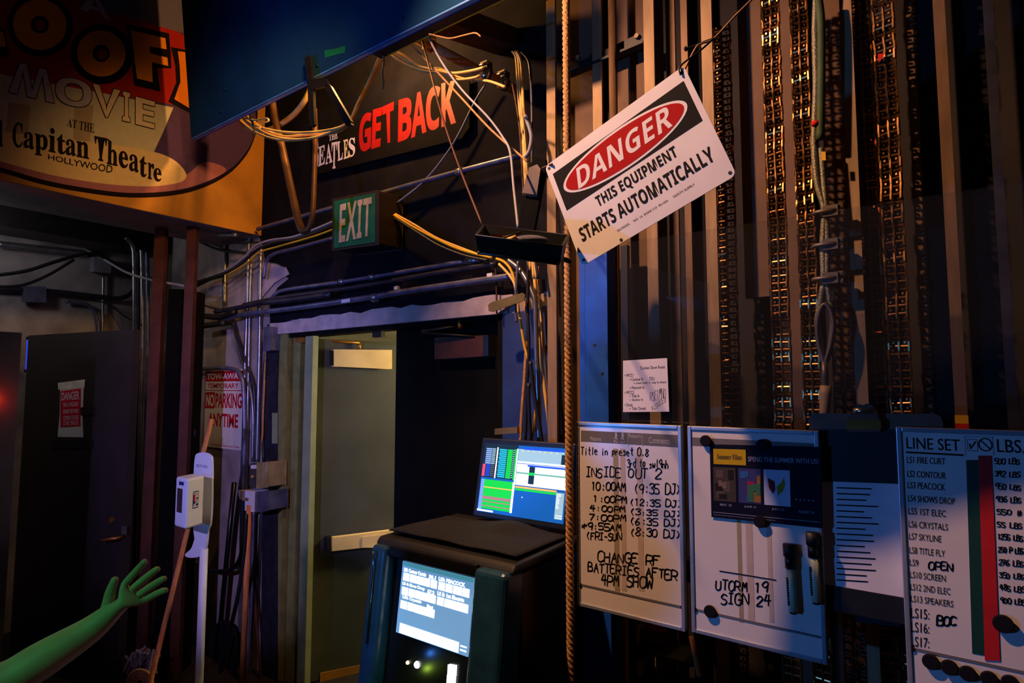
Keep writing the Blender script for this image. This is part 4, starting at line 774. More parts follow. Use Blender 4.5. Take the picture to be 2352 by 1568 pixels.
for i, (pts, m, lab) in enumerate((([(1177, 118), (1186, 135), (1190, 200), (1199, 320), (1207, 440), (1214, 520), (1218, 620)], 'beige', 'leftmost of the tall beige cables beside the pale guide rail'), ([(1184, 118), (1192, 140), (1196, 220), (1204, 330), (1211, 450), (1219, 540), (1226, 640)], 'beige', 'second tall beige cable beside the pale guide rail'), ([(1188, 118), (1198, 150), (1202, 240), (1210, 340), (1217, 460), (1224, 545), (1232, 640)], 'beige', 'third tall beige cable beside the pale guide rail'), ([(1198, 120), (1214, 140), (1219, 180), (1222, 260), (1222, 360), (1222, 460), (1226, 560), (1236, 640)], 'cond', 'dark cable arching right of the tall beige cables'), ([(1176, 190), (1186, 240), (1194, 300), (1200, 400), (1204, 480)], 'rust', 'thin brown cord left of the tall beige cables'), ([(1206, 265), (1220, 310), (1216, 345), (1205, 362)], 'greyc', 'grey cable bending behind the tall beige cables'))):
    cable('riser_cable', pts, 2.02-.02*i, (.0062, .0062, .0062, .006, .004, .008)[i], M[m], lab, group='riser cables beside the pale guide rail', n=6)
low_ = [([(1226, 610), (1232, 700), (1240, 800), (1249, 880), (1262, 985), (1266, 1080)], 'beige', .0075, 'beige riser cable furthest right below the black tray'), ([(1234, 612), (1241, 700), (1248, 790), (1256, 860), (1262, 925), (1268, 1080)], 'beige', .0065, 'beige riser cable curving against the pale guide rail below the tray'), ([(1203, 690), (1212, 740), (1209, 800), (1204, 880), (1198, 960), (1193, 1060)], 'tan', .0075, 'tan riser cable bowing left above the monitor'),
 ([(1140, 594), (1160, 603), (1178, 630), (1188, 690), (1196, 740), (1206, 800), (1224, 860), (1234, 905), (1228, 960), (1217, 1060)], 'yellow', .006, 'yellow cable snaking down above the monitor'), ([(1146, 606), (1170, 632), (1184, 660), (1190, 720)], 'beige', .006, 'short beige cable sweeping off the lintel'), ([(1168, 598), (1190, 615), (1208, 640), (1222, 670), (1229, 700), (1232, 800), (1236, 900), (1240, 1060)], 'galv', .011, 'shiny grey conduit bending down above the monitor'),
 ([(1213, 600), (1212, 700), (1215, 800), (1210, 900), (1206, 1060)], 'blackc', .007, 'black riser cable hanging straight above the monitor'), ([(1190, 600), (1186, 650), (1184, 700), (1186, 740)], 'conb', .006, 'short dark blue cable hanging from the middle of the black tray'), ([(1218, 830), (1226, 900), (1238, 970), (1250, 1060)], 'blackc', .009, 'black cable crossing low behind the monitor'), ([(1214, 880), (1216, 960), (1222, 1060)], 'blackc', .008, 'black cable low between tan and yellow cables')]
for i, (pts, m, r, lab) in enumerate(low_): cable('riser_cable', pts, 2.13-.014*i, r, M[m], lab, group='riser cables above the monitor', n=8)
# slotted bracket + wood stub
slab('slotted_bracket', PY(2.0), [(1121, 700), (1128, 694), (1200, 672), (1206, 678), (1204, 690), (1130, 716), (1122, 714)], .006, mat('olive_steel', (110, 96, 50), .5, .3), label='olive flat steel bracket with a hole across the lintel end', cat='bracket')
slab('pale_chain_bolt', PY(2.08), [(1136, 984), (1188, 980), (1188, 994), (1136, 998)], .02, M['brass'], label='brass slide bolt above the monitor on the dark jamb', cat='bolt')
cable('lintel_cord', [(1137, 600), (1140, 650), (1141, 720)], 2.14, .004, M['rust'], 'thin brown cord hanging over the right end of the lintel', 'cord', n=6)
# ================================================================== BLACK TRAY
tr = thing('black_tray', at(1200, 590, 1.50), 'open black metal tray hanging tilted beside the danger sign', 'tray')
FL, FR, BLk, BRk = at(1092, 541, 1.44), at(1292, 566, 1.44), at(1110, 517, 1.58), at(1305, 541, 1.58)
dwn = Vector((0, .004, -.05)); th = .004
def wall4(a, b, c, d, nm, m):
    nn = (b-a).cross(d-a).normalized(); MB().prism([a, b, c, d], nn*th).build(nm, M[m], tr)
bFL, bFR, bBL, bBR = at(1098, 580, 1.46), at(1286, 606, 1.46), at(1112, 556, 1.57), at(1297, 582, 1.57)
wall4(FL, FR, bFR, bFL, 'front_wall', 'greenb'); wall4(BRk, BLk, bBL, bBR, 'back_wall', 'black'); wall4(BLk, FL, bFL, bBL, 'end_wall', 'black'); wall4(FR, BRk, bBR, bFR, 'end_wall', 'black'); wall4(bFL, bFR, bBR, bBL, 'base', 'greenb')
MB().tube([FL, FR, BRk, BLk], .003, 6, True).build('rolled_rim', M['black'], tr, True)
MB().tube([bFL+Vector((0, -.002, 0)), bFR+Vector((0, -.002, 0))], .0045, 8).build('bottom_bead', M['greenb'], tr, True)
MB().prism([at(1294, 590, 1.50), at(1303, 592, 1.50), at(1312, 598, 1.50), at(1306, 605, 1.50), at(1294, 600, 1.50)], (.0, .006, 0)).build('end_hook', M['rust'], tr)
gl_ = MB(); cg = at(1218, 552, 1.51)
for i in range(9):
    for j in range(12):
        a = math.pi*i/8; b = 2*math.pi*j/12; rr = .014*math.sin(a)*(1+.2*math.sin(3*b)); gl_.v.append(cg+RT*(.045*math.cos(a))+UP*(rr*math.cos(b))+FW*(rr*math.sin(b)))
gl_.f = [(i*12+j, i*12+(j+1) % 12, (i+1)*12+(j+1) % 12, (i+1)*12+j) for i in range(8) for j in range(12)]
gl_.build('grey_rag', M['cloth'], None, True, label='crumpled grey rag lying inside the black tray', cat='rag')
MB().prism([at(1123, 537, 1.51), at(1158, 539, 1.51), at(1150, 548, 1.51), at(1135, 546, 1.51)], (0, .006, -.002)).build('wood_scrap', M['wood'], label='pale wood scrap inside the left of the black tray', cat='wood')
MB().tube([at(1164, 552, 1.50), at(1186, 547, 1.50)], [.006, .009], 10).build('brush_handle', M['beige'], None, True, label='pale tool handle sticking out of the rag in the tray', cat='tool')
MB().tube([at(1150, 550, 1.515), at(1198, 532, 1.54)], .004, 8).build('dark_rod', M['dark'], None, True, label='dark rod lying across the black tray', cat='rod')
stp = thing('strap_clamp', at(1215, 530, 1.78), 'black strap with a bright steel buckle standing behind the tray', 'strap')
slab('strap', PY(1.60), [(1222, 368), (1228, 360), (1252, 366), (1254, 380), (1226, 528), (1190, 524), (1202, 440)], .012, mat('strap_black', (9, 8, 8), .9, spec=.1), stp)
bevel(slab('buckle', PY(1.60), [(1223, 390), (1238, 384), (1244, 392), (1236, 446), (1208, 442)], .02, M['clip'], stp, .014), .005)
slab('buckle_foot', PY(1.60), [(1208, 440), (1238, 446), (1236, 454), (1206, 450)], .012, M['chrome'], stp, .004)
# ================================================================== BANNER with red lettering
PBn = PY(2.165)
bn = thing('banner', PBn.at(890, 395), 'black film banner with white and red title lettering above the exit sign', 'banner')
slab('banner_sheet', PBn, [(720, 312), (1078, 178), (1078, 292), (1060, 318), (722, 402)], .006, mat('banner_black', (13, 11, 14), .9, var=.15, spec=.08), bn)
RD = mat('banner_red', (138, 9, 10), .55, var=.06, scale=20)
def word(ss, qs, m, bold, srf=False):
    for s, q in zip(ss, qs): text('title_letter', serif(s) if srf else sansb(s), quadpx(PBn, q, .0012), m, bn, bold)
word('GET', [[(826, 266), (854, 255), (852, 342), (824, 354)], [(857, 252), (878, 246), (874, 336), (853, 343)], [(878, 246), (905, 233), (903, 326), (884, 330)]], RD, .018)
word('BACK', [[(916, 230), (947, 220), (945, 317), (914, 327)], [(950, 216), (975, 207), (980, 303), (944, 318)], [(979, 203), (1012, 194), (1010, 295), (978, 304)], [(1014, 192), (1046, 184), (1048, 282), (1014, 293)]], RD, .018)
WH = mat('banner_white', (196, 192, 214), .6, var=.06)
text('title_letter', serif('THE'), quadpx(PBn, [(756, 308), (776, 302), (776, 318), (756, 324)], .0012), WH, bn, .01)
word('EATLES', [[(732, 338), (747, 332), (747, 376), (731, 383)], [(748, 333), (762, 328), (764, 372), (748, 378)], [(762, 328), (775, 325), (773, 386), (762, 388)], [(774, 326), (787, 323), (788, 366), (776, 370)], [(789, 322), (800, 319), (802, 362), (790, 366)], [(801, 318), (816, 315), (816, 357), (801, 363)]], WH, .012, True)
text('title_letter', serif('B'), quadpx(PBn, [(722, 322), (732, 318), (732, 382), (722, 386)], .0012), WH, bn, .012)
# ================================================================== EXIT SIGN
ex_r = PY(2.02).at(862, 500); ang = math.radians(10); exd = Vector((-math.cos(ang), math.sin(ang)*1.0, 0)); 
PE = PL(ex_r, Vector((math.sin(ang)*-1, -math.cos(ang), 0)) if False else Vector((math.sin(ang), -math.cos(ang), 0)))
ex = thing('exit_sign', PE.at(815, 560), 'green lit exit sign box above the double door', 'exit sign')
eq = [(768, 462), (862, 443), (862, 556), (768, 570)]
bevel(MB().prism(quadpx(PE, [(764, 458), (904-34, 437), (904-34, 560), (764, 574)], 0), (0.012, .15, 0)).build('housing', mat('exit_housing', (46, 34, 26), .5), ex), .004)
flat('green_face', PE, eq, .0015, mat('exit_green', (22, 92, 68), .45, emit=.03), ex)
text('exit_lettering', sansb('EXIT'), quadpx(PE, [(782, 470), (855, 452), (852, 541), (779, 558)], .003), mat('exit_white', (176, 158, 138), .5, emit=.05), ex, .0)
# ================================================================== CONDUITS on the door wall
cg = 'conduits on the door wall'; PC_ = YD-.055
def conduit(pts, r, m, lab, y=PC_, grp=cg, n=10, fittings=()):
    o = cable('conduit', pts, y, r, M[m], lab, 'conduit', grp, n=n, sm=5)
    for a, b in fittings:
        MB().tube(px_path([a, b], y), r*1.5, 10).build('coupling', M['galv'], o, True)
    return o
conduit([(592, 526), (680, 501), (768, 476), (890, 440), (1040, 398), (1195, 357)], .0135, 'conb', 'grey blue conduit passing behind the exit sign', fittings=(((1050, 397), (1065, 392)),))
conduit([(606, 640), (612, 600), (630, 583), (680, 570), (768, 546)], .011, 'conb', 'grey conduit curving into the left side of the exit sign')
conduit([(622, 690), (632, 676), (660, 665), (780, 648), (940, 622), (1070, 600)], .012, 'conb', 'topmost conduit along the lintel', fittings=(((780, 648), (790, 646)), ((850, 637), (862, 635)), ((1072, 601), (1106, 595))))
conduit([(560, 700), (640, 684), (800, 662), (1000, 628), (1140, 606)], .013, 'cond', 'second conduit along the lintel, almost black', y=PC_-.01)
conduit([(505, 736), (560, 722), (640, 712), (800, 690), (980, 662), (1190, 632)], .016, 'conb', 'thickest conduit along the lintel with a white label', fittings=(((856, 684), (868, 682)),), y=PC_-.02)
conduit([(495, 716), (560, 704), (600, 696), (660, 690), (760, 676)], .016, 'cond', 'black conduit stub at the left end of the lintel', y=PC_-.035)
slab('conduit_label', PY(PC_-.04), [(784, 688), (804, 685), (804, 693), (784, 696)], .001, M['paper'], label='small pink and white label on the lintel conduit', cat='label')
for q, lab in (((1118, 628, 1130, 640), 'white clip at the right end of the lintel conduits'), ((905, 658, 913, 666), 'small pale clip on the middle of the lintel conduits')):
    slab('conduit_clip', PY(PC_-.03), [(q[0], q[1]), (q[2], q[1]-2), (q[2], q[3]-2), (q[0], q[3])], .02, M['plastw'], label=lab, cat='clip')
for i, (pts, m, r, lab) in enumerate((([(905, 490), (950, 515), (1000, 545), (1050, 566), (1108, 588)], 'beige', .006, 'beige cable sagging right of the exit sign'), ([(905, 494), (950, 522), (1010, 553), (1060, 574), (1130, 592)], 'yellow', .0065, 'yellow cable sagging right of the exit sign'), ([(905, 500), (960, 535), (1010, 565), (1070, 588), (1120, 598)], 'blackc', .007, 'black cable sagging right of the exit sign'),
    ([(768, 508), (720, 528), (670, 545), (620, 552), (585, 566), (560, 592), (520, 620), (470, 638)], 'whitec', .008, 'white cable swooping left from the exit sign'), ([(768, 516), (720, 536), (680, 548), (630, 556), (590, 574), (560, 600), (520, 626), (440, 650)], 'blackc', .009, 'black cable swooping left from the exit sign'), ([(768, 526), (730, 540), (690, 552), (640, 566), (595, 580), (565, 606), (520, 632)], 'yellow', .006, 'yellow cable swooping left from the exit sign'))):
    cable('wall_cable', pts, 2.13-.012*i, r, M[m], lab, group='cables beside the exit sign', n=8)
# vertical conduits left of the door
vc = [([(582, 534), (572, 560), (568, 700), (563, 850), (560, 960), (556, 1100), (552, 1400), (548, 1620)], 'galv', .011, 'first bright conduit from the no parking sign'), ([(577, 600), (574, 700), (571, 850), (568, 1000), (566, 1062)], 'galv', .009, 'second bright conduit from the no parking sign'), ([(600, 560), (598, 640), (597, 760), (594, 900), (592, 1000), (590, 1060)], 'galv', .012, 'bright thick conduit nearest the door frame'),
      ([(518, 545), (517, 620), (516, 700)], 'galv', .011, 'short conduit on the plaster under the header'), ([(525, 722), (545, 800), (562, 850), (576, 900), (582, 960), (580, 1060)], 'galv', .010, 'conduit sloping right then down above the grey boxes'), ([(532, 722), (552, 790), (572, 850), (584, 900), (587, 1058)], 'cond', .010, 'dark conduit sloping right then down above the grey boxes'),
      ([(444, 850), (480, 846), (530, 846), (552, 860), (560, 900), (562, 1000), (560, 1090), (555, 1300)], 'conb', .014, 'dark conduit bending over the top of the no parking sign'), ([(618, 745), (612, 800), (606, 860), (602, 950), (606, 1060)], 'blackc', .010, 'black cable dropping beside the door frame'), ([(612, 770), (608, 860), (604, 960), (602, 1040)], 'tan', .006, 'thin tan cable beside the door frame')]
for i, (pts, m, r, lab) in enumerate(vc): cable('conduit', pts, (2.160 if 'bending over' in lab else 2.186-.004*(i % 3)), r, M[m], lab, 'conduit', 'upright conduits left of the door', n=10)
cable('header_tube', [(415, 524), (440, 531), (490, 538), (542, 540)], 2.02, .014, M['galv'], 'shiny metal tube under the header corner', 'tube')  # plain metal conduit, gives no light
for i, (pts, m, r, lab) in enumerate((([(430, 540), (470, 560), (510, 575), (566, 580)], 'blackc', .009, 'black cable looping under the header corner'), ([(500, 556), (560, 557), (600, 556)], 'blackc', .006, 'thin black cable level under the header corner'), ([(450, 655), (480, 640), (510, 632)], 'dark', .018, 'dark pipe stub behind the red brown post'), ([(448, 690), (480, 705), (516, 712)], 'blackc', .006, 'thin black cable low behind the red brown post'), ([(446, 722), (500, 728), (540, 716)], 'dark', .02, 'upper dark pipe stub below the black conduit'), ([(446, 752), (490, 745), (515, 742)], 'dark', .02, 'lower dark pipe stub below the black conduit'))):
    cable('corner_cable', pts, 2.14-.01*i, r, M[m], lab, 'pipe' if 'pipe' in lab else 'cable', 'clutter under the header corner', n=8)
# surface boxes and patches
def wbox(name, q, y, dep, m, lab, cat='box', parent=None):
    return bevel(slab(name, PY(y), q, dep, m, parent, label=lab, cat=cat), .003)
wbox('pull_box', [(606, 752), (622, 750), (620, 804), (604, 806)], 2.12, .08, M['conb'], 'grey blue pull box beside the door head', 'junction box')
e1 = thing('junction_box', PY(2.1).at(594, 1118), 'grey junction box left of the door, upper of two', 'junction box')
bevel(slab('box_body', PY(2.08), [(590, 1062), (616, 1062), (615, 1118), (589, 1120)], .12, mat('dusty_box', (150, 136, 92), .6), e1), .003)
slab('cover_plate', PY(2.10), [(574, 1064), (592, 1062), (590, 1116), (572, 1114)], .10, M['galv'], e1); MB().disc(PY(2.10).at(580, 1094), (0, -1, 0), .008, .006, 10).build('yellow_screw', M['yellow'], e1)
slab('label_strip', PY(2.099), [(576, 1068), (590, 1067), (590, 1076), (576, 1076)], .0008, M['paper'], e1)
e2 = thing('switch_box', PY(2.1).at(566, 1172), 'pale switch box with a round knob left of the door, lower of two', 'junction box')
bevel(slab('box_body', PY(2.07), [(582, 1130), (616, 1128), (615, 1172), (580, 1176)], .13, M['conb'], e2), .003)
slab('cover_plate', PY(2.06), [(546, 1126), (582, 1128), (581, 1176), (562, 1172), (562, 1150), (550, 1146)], .14, M['plastw'], e2)
MB().disc(PY(2.06).at(569, 1146), (0, -1, 0), .010, .012, 14).build('knob', M['brass'], e2)
# ================================================================== NO PARKING SIGN
PNP = PY(YD-.012)
ns = thing('no_parking_sign', PNP.at(520, 1045), 'white tow away no parking sign with red lettering behind conduits', 'sign')
nq = quadpx(PNP, [(474, 850), (560, 852), (560, 1048), (474, 1022)]); wv = nq[1].x-nq[0].x; z1 = nq[0].z; z0 = nq[3].z-.01
nq = [Vector((nq[0].x, PNP.p.y, z1)), Vector((nq[1].x, PNP.p.y, z1)), Vector((nq[1].x, PNP.p.y, z0)), Vector((nq[0].x, PNP.p.y, z0))]
MB().prism(nq, (0, .002, 0)).build('sign_plate', M['signw'], ns)
def nr(x0, y0, x1, y1, f=.0006): return [bil(nq, x0, 1-y0)+Vector((0, -f, 0)), bil(nq, x1, 1-y0)+Vector((0, -f, 0)), bil(nq, x1, 1-y1)+Vector((0, -f, 0)), bil(nq, x0, 1-y1)+Vector((0, -f, 0))]
RS = print_mat('parking_red', (190, 14, 34))
MB().flat(nr(.0, .02, 1, .15)).build('red_band', RS, ns); text('sign_lettering', 'TOW-AWAY', nr(.03, .045, .97, .125, .0012), M['signw'], ns, .03)
text('sign_lettering', 'TEMPORARY', nr(.05, .175, .88, .24), RS, ns, .02); MB().flat(nr(.0, .262, 1, .272)).build('red_rule', RS, ns)
MB().flat(nr(.0, .29, .27, .50)).build('red_block', RS, ns); text('sign_lettering', 'NO', nr(.03, .315, .25, .475, .0012), M['signw'], ns, .03); text('sign_lettering', 'PARKING', nr(.29, .30, .98, .49), RS, ns, .03); text('sign_lettering', 'ANYTIME', nr(.1, .56, .9, .73), RS, ns, .03)
text('small_print', 'ANY VEHICLE PARKED WILL BE TOWED', nr(.2, .955, .95, .975), RS, ns, .02)
# ================================================================== POSTS and BLACK PANEL
def upright(name, pxa, pxb, D, m, lab, z0, z1, pyr, cat, dep=.04):
    a = at(pxa, pyr, D); b = at(pxb, pyr, D); d = Vector((b.x-a.x, b.y-a.y, 0)); nn = Vector((-d.y, d.x, 0)).normalized()*dep
    if nn.dot(FW) < 0: nn = -nn
    p = [Vector((a.x, a.y, z0)), Vector((b.x, b.y, z0)), Vector((b.x, b.y, z0))+nn, Vector((a.x, a.y, z0))+nn]
    return MB().hexa(p+[Vector((q.x, q.y, z1)) for q in p]).build(name, m, label=lab, cat=cat)
upright('header_post', 352, 376, 3.80, M['rust'], 'red brown post left of the black locker, under the header', 0, 2.75, 600, 'post')
upright('header_post', 426, 447, 3.78, M['rust'], 'red brown post right of the black locker, under the header', 0, 2.75, 600, 'post')
zl = at(390, 662, 3.82).z
lk = upright('tall_locker', 376.5, 425.5, 3.80, mat('strap_black', (9, 8, 8), .9, spec=.1), 'tall black locker standing between two red brown posts', 0, zl, 900, 'locker', .2)
slab('latch', PL(at(432, 1000, 3.77), -FW), [(429, 985), (446, 986), (446, 1003), (429, 1002)], .02, M['black'], label='small black latch on the right red brown post', cat='latch')
# ================================================================== ALCOVE DOOR, notice
hx = at(300, 900, 3.6); dd = Vector((-.975, -.22, 0)).normalized(); dn = Vector((.22, -.975, 0)).normalized(); DP = PL(hx, dn); dz = DP.at(290, 757).z; ex_ = DP.at(58, 900); L = (Vector((ex_.x, ex_.y, 0))-Vector((hx.x, hx.y, 0))).length
def dbx(u0, u1, z0, z1, f0, f1):
    g = lambda u, z, f: Vector((hx.x, hx.y, z))+dd*u+dn*f
    return MB().hexa([g(u1, z0, f1), g(u0, z0, f1), g(u0, z0, f0), g(u1, z0, f0), g(u1, z1, f1), g(u0, z1, f1), g(u0, z1, f0), g(u1, z1, f0)])
d2 = dbx(0, L, .0, dz, -.045, 0).build('door_2', M['alcdoor'], kind=ST, label='charcoal alcove door standing open')
dbx(L, L+.012, .01, dz-.02, -.04, -.004).build('edge_strip', mat('edge_green_light', (130, 130, 40), .5), d2)  # yellow-green light on the door edge, painted as a strip
hpos = DP.at(285, 1232); MB().tube([DP.at(284, 1232, 0), DP.at(284, 1232, .05), DP.at(255, 1236, .055)], .009, 8).build('lever_handle', M['brass'], d2, True)
MB().disc(DP.at(258, 1193, 0), dn, .016, .008, 14).build('lock_cylinder', M['brass'], d2)
slab('hinge_plate', DP, [(281, 1208), (291, 1208), (291, 1226), (281, 1226)], .006, M['galv'], d2, .006)
slab('rubber_strip', DP, [(122, 1010), (215, 1008), (215, 1028), (122, 1030)], .006, M['black'], d2, .006); slab('rubber_strip', DP, [(188, 935), (218, 934), (218, 952), (188, 953)], .006, M['black'], d2, .006)
lb = thing('blue_gleam', Vector((hx.x, hx.y, 0))+dd*(L+.04)+Vector((0, 0, DP.at(58, 860).z)), 'short blue gleam at the edge of the charcoal door, made as a glowing strip', 'light')
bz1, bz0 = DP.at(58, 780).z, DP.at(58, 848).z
dbx(L+.014, L+.034, bz0, bz1, -.03, -.01).build('gleam_strip', screen_mat('blue_gleam_glow', (10, 60, 255), 1.4), lb); dbx(L+.010, L+.038, bz1, bz1+.02, -.036, -.004).build('gleam_end', M['black'], lb); dbx(L+.010, L+.038, bz0-.02, bz0, -.036, -.004).build('gleam_end', M['black'], lb)  # glowing strip with dark ends, added in place of a blue gleam
nt_ = thing('danger_notice', DP.at(165, 1005), 'red and white danger notice taped on the charcoal door', 'notice')
slab('sheet', DP, [(139, 890), (193, 886), (190, 960), (192, 1004), (133, 1003), (138, 950)], .0008, mat('notice_paper', (226, 230, 248), .7, var=.08), nt_, .002)
slab('tape_strip', DP, [(134, 879), (196, 871), (195, 890), (135, 895)], .0006, mat('notice_tape', (236, 240, 252), .6), nt_, .003)
NR = print_mat('notice_red', (206, 26, 64)); NW = print_mat('notice_white', (226, 200, 226))
flat('red_field', DP, [(140, 898), (187, 892), (186, 978), (140, 981)], .0032, NR, nt_)
text('notice_lettering', 'DANGER', quadpx(DP, [(143, 901), (184, 897), (184, 917), (143, 920)], .0040), NW, nt_, .03)
for y in (924, 940, 955, 967): text('notice_lettering', ('FALL HAZARD', 'BEHIND THIS POINT', 'OPEN EDGE', 'STAY BACK')[(924, 940, 955, 967).index(y)], quadpx(DP, [(147, y), (182, y-2), (182, y+8), (147, y+10)], .0040), NW, nt_, .02)
# black masking flat at far left
mf = MB().box((XC-.02, .35, 0), (XC, PX(XC).at(42, 900).y, 2.02)).build('masking_flat', M['black'], label='black masking flat at the left edge with a red glow', cat='scenery flat')
# ================================================================== ALCOVE pipes on the far wall
PA = PX(-5.56)
def acab(name, pts, x, r, m, lab, cat='pipe'):
    return MB().tube(smooth_path([PX(p[2] if len(p) > 2 else x).at(p[0], p[1]) for p in pts], 5), r, 8).build(name, M[m], None, True, label=lab, cat=cat, group='pipes in the alcove')
acab('alcove_pipe', [(-10, 520), (100, 528), (220, 540), (330, 556)], -5.35, .05, 'dark', 'thick dark pipe high on the alcove wall'); acab('alcove_pipe', [(-10, 560), (100, 572), (200, 582)], -5.50, .025, 'galv', 'thin grey pipe under the thick dark alcove pipe')
acab('alcove_pipe', [(-10, 662), (110, 668), (220, 680), (280, 684), (310, 660), (316, 600), (310, 550)], -5.54, .018, 'cond', 'dark pipe turning up in the alcove corner')
acab('alcove_pipe', [(150, 692), (190, 696), (215, 712), (226, 745), (227, 790)], -5.55, .014, 'conb', 'conduit bending down on the alcove wall'); acab('alcove_pipe', [(237, 630), (236, 700), (235, 780)], -5.56, .012, 'galv', 'straight upright conduit on the alcove wall')
acab('alcove_cable', [(-10, 632), (60, 622), (130, 600), (200, 582), (240, 592), (290, 622), (345, 640), (380, 648)], -5.1, .012, 'blackc', 'black cable dipping across the alcove toward the posts', 'cable'); acab('alcove_cable', [(-10, 658), (50, 655), (110, 632), (170, 596)], -5.2, .010, 'blackc', 'lower black cable crossing the alcove wall', 'cable'); acab('alcove_cable', [(190, 570, -5.59), (230, 590, -5.2), (290, 625, -4.7), (350, 643, -4.2), (430, 658, -3.88)], -4.6, .009, 'whitec', 'pale cable stretching from alcove to the right post', 'cable')
acab('alcove_cable', [(200, 680, -5.59), (250, 700, -5.5), (290, 728, -5.3), (322, 745, -5.02)], -5.3, .006, 'blackc', 'thin black wire sagging in the alcove corner', 'cable')
for i, (x, m) in enumerate(((308, 'galv'), (326, 'galv'), (338, 'conb'), (318, 'dark'))):
    acab('corner_riser', [(x-20, 545), (x-4, 565), (x, 600), (x+1, 700), (x+1, 800), (x-4, 1000), (x-10, 1500)], -5.0-.05*i, .016, m, ('first', 'second', 'third', 'fourth')[i]+' upright pipe counted from the wall in the alcove corner cluster')
MB().prism([PA.at(*q) for q in ((50, 658), (100, 660), (100, 696), (50, 694))], (.06, 0, 0)).build('alcove_box', M['conb'], label='grey electrical box on the alcove wall under the dark pipe', cat='junction box')
MB().prism([PA.at(*q) for q in ((206, 592), (246, 597), (246, 630), (206, 626))], (.08, 0, 0)).build('alcove_box', M['soffit'], label='grey electrical box at the top of the straight alcove conduit', cat='junction box')
MB().box((-5.3, .5, 2.80), (-5.0, 2.15, 2.98)).build('ceiling_duct', M['dark'], label='dark duct along the alcove ceiling', cat='duct')
# ================================================================== SANITIZER STAND
sd = thing('sanitizer_stand', (at(452, 1568, 3.35).x, at(452, 1568, 3.35).y, 0), 'white hand sanitizer dispenser on a slim floor stand', 'dispenser')
base = at(455, 1400, 3.35)
PSn = PL(at(455, 1200, 3.35), Vector((.25, -.97, 0)))
zt_ = PSn.at(452, 1262).z
MB().tube([(PSn.at(453, 1400, -.03).x, PSn.at(453, 1400, -.03).y, .03), (PSn.at(453, 1400, -.03).x, PSn.at(453, 1400, -.03).y, zt_)], .021, 14).build('pole', M['plastw'], sd, True)
MB().tube([(PSn.at(453, 1400, -.03).x, PSn.at(453, 1400, -.03).y, 0), (PSn.at(453, 1400, -.03).x, PSn.at(453, 1400, -.03).y, .03)], [.17, .15], 24).build('base_plate', M['plastw'], sd, True)
bk = arcpts([(437, 1215), (438, 1100), (441, 1052), (448, 1042), (462, 1041), (474, 1046), (479, 1060), (479, 1130), (476, 1200), (470, 1222), (464, 1262), (452, 1278), (430, 1282), (418, 1276), (432, 1262), (440, 1240)])
bevel(slab('back_plate', PSn, bk, .012, M['plastw'], sd, -.02), .003)
text('plate_lettering', 'HEALTHY HANDS', quadpx(PSn, [(444, 1066), (470, 1070), (470, 1076), (444, 1073)], -.0195), print_mat('print_blue', (60, 66, 130)), sd)
# dispenser box: front faces left-front, side face to the right
nl = Vector((-.50, -.866, 0)); 
cA = PSn.at(428, 1105, .10); q0 = PSn.at(403, 1105, .10)
zt, zb = at(428, 1100, 3.14).z, at(428, 1215, 3.14).z
pA, pB, pC = at(402, 1150, 3.22), at(429, 1150, 3.14), at(468, 1150, 3.26)
pD = pA+(pC-pB)
Zv = lambda p, z: Vector((p.x, p.y, z))
bevel(MB().hexa([Zv(pA, zb), Zv(pB, zb), Zv(pC, zb), Zv(pD, zb), Zv(pA, zt), Zv(pB, zt), Zv(pC, zt), Zv(pD, zt)]).build('dispenser_body', M['plastw'], sd), .012, 3)
def onf(a, b, u0, u1, v0, v1, off):
    nn = (b-a).cross(Vector((0, 0, 1))).normalized(); g = lambda u, v: Zv(a.lerp(b, u), zb+(zt-zb)*v)+nn*off
    return [g(u0, v1), g(u1, v1), g(u1, v0), g(u0, v0)]
MB().prism(onf(pA, pB, .18, .62, .30, .78, .001), (0, .001, 0)).build('sight_window', mat('smoked_window', (62, 46, 52), .25), sd)
MB().flat(onf(pA, pB, .3, .7, .85, .92, .001)).build('front_logo', print_mat('logo_navy', (38, 42, 92)), sd)
lg = onf(pB, pC, .34, .66, .38, .72, .0015); MB().flat(lg).build('logo_patch', print_mat('logo_navy', (38, 42, 92)), sd)
rot = [lg[3], lg[0], lg[1], lg[2]]; nn = (pC-pB).cross(Vector((0, 0, 1))).normalized()*.001
text('logo_lettering', 'Purell', [p.lerp((lg[0]+lg[2])/2, .12)+nn for p in rot], M['whitep'], sd, .02)
MB().flat([p+nn*1.2 for p in onf(pB, pC, .38, .46, .52, .66, .0016)]).build('logo_red', print_mat('logo_red_print', (190, 30, 40)), sd)
MB().tube([Zv(pB.lerp(pD, .4), zb-.012), Zv(pB.lerp(pD, .4), zb+.002)], .012, 10).build('nozzle', M['greyc'], sd, True)
# ================================================================== HANDLES, BROOMS
def stick(name, a, b, y, r, m, lab, cat, n=10): return MB().tube([PY(y).at(*a), PY(y).at(*b)], r, n).build(name, M[m], None, True, label=lab, cat=cat)
q1 = PY(1.95).at(488, 964)
def pole_to_floor(name, a, b, y, r, m, lab, cat):
    A = PY(y).at(*a); B = PY(y).at(*b); t = A.z/(A.z-B.z); Cc = A+(B-A)*t; return MB().tube([A, Cc], r, 12).build(name, M[m], None, True, label=lab, cat=cat)
MB().tube([at(487, 962, 3.52), at(456, 1080, 3.49), at(430, 1220, 3.46), at(345, 1568, 3.2), at(290, 1790, 3.1)], .0135, 12).build('broom_handle', M['wood'], None, True, label='long tan broom handle leaning behind the hand sanitizer', cat='broom')
pole_to_floor('wooden_pole', (573, 1160), (556, 1568), 2.06, .017, 'wood', 'upright wooden pole standing under the switch box', 'pole')
sv = thing('black_shovel', PY(2.1).at(505, 1700), 'black scoop shovel standing blade down against the plaster', 'shovel')
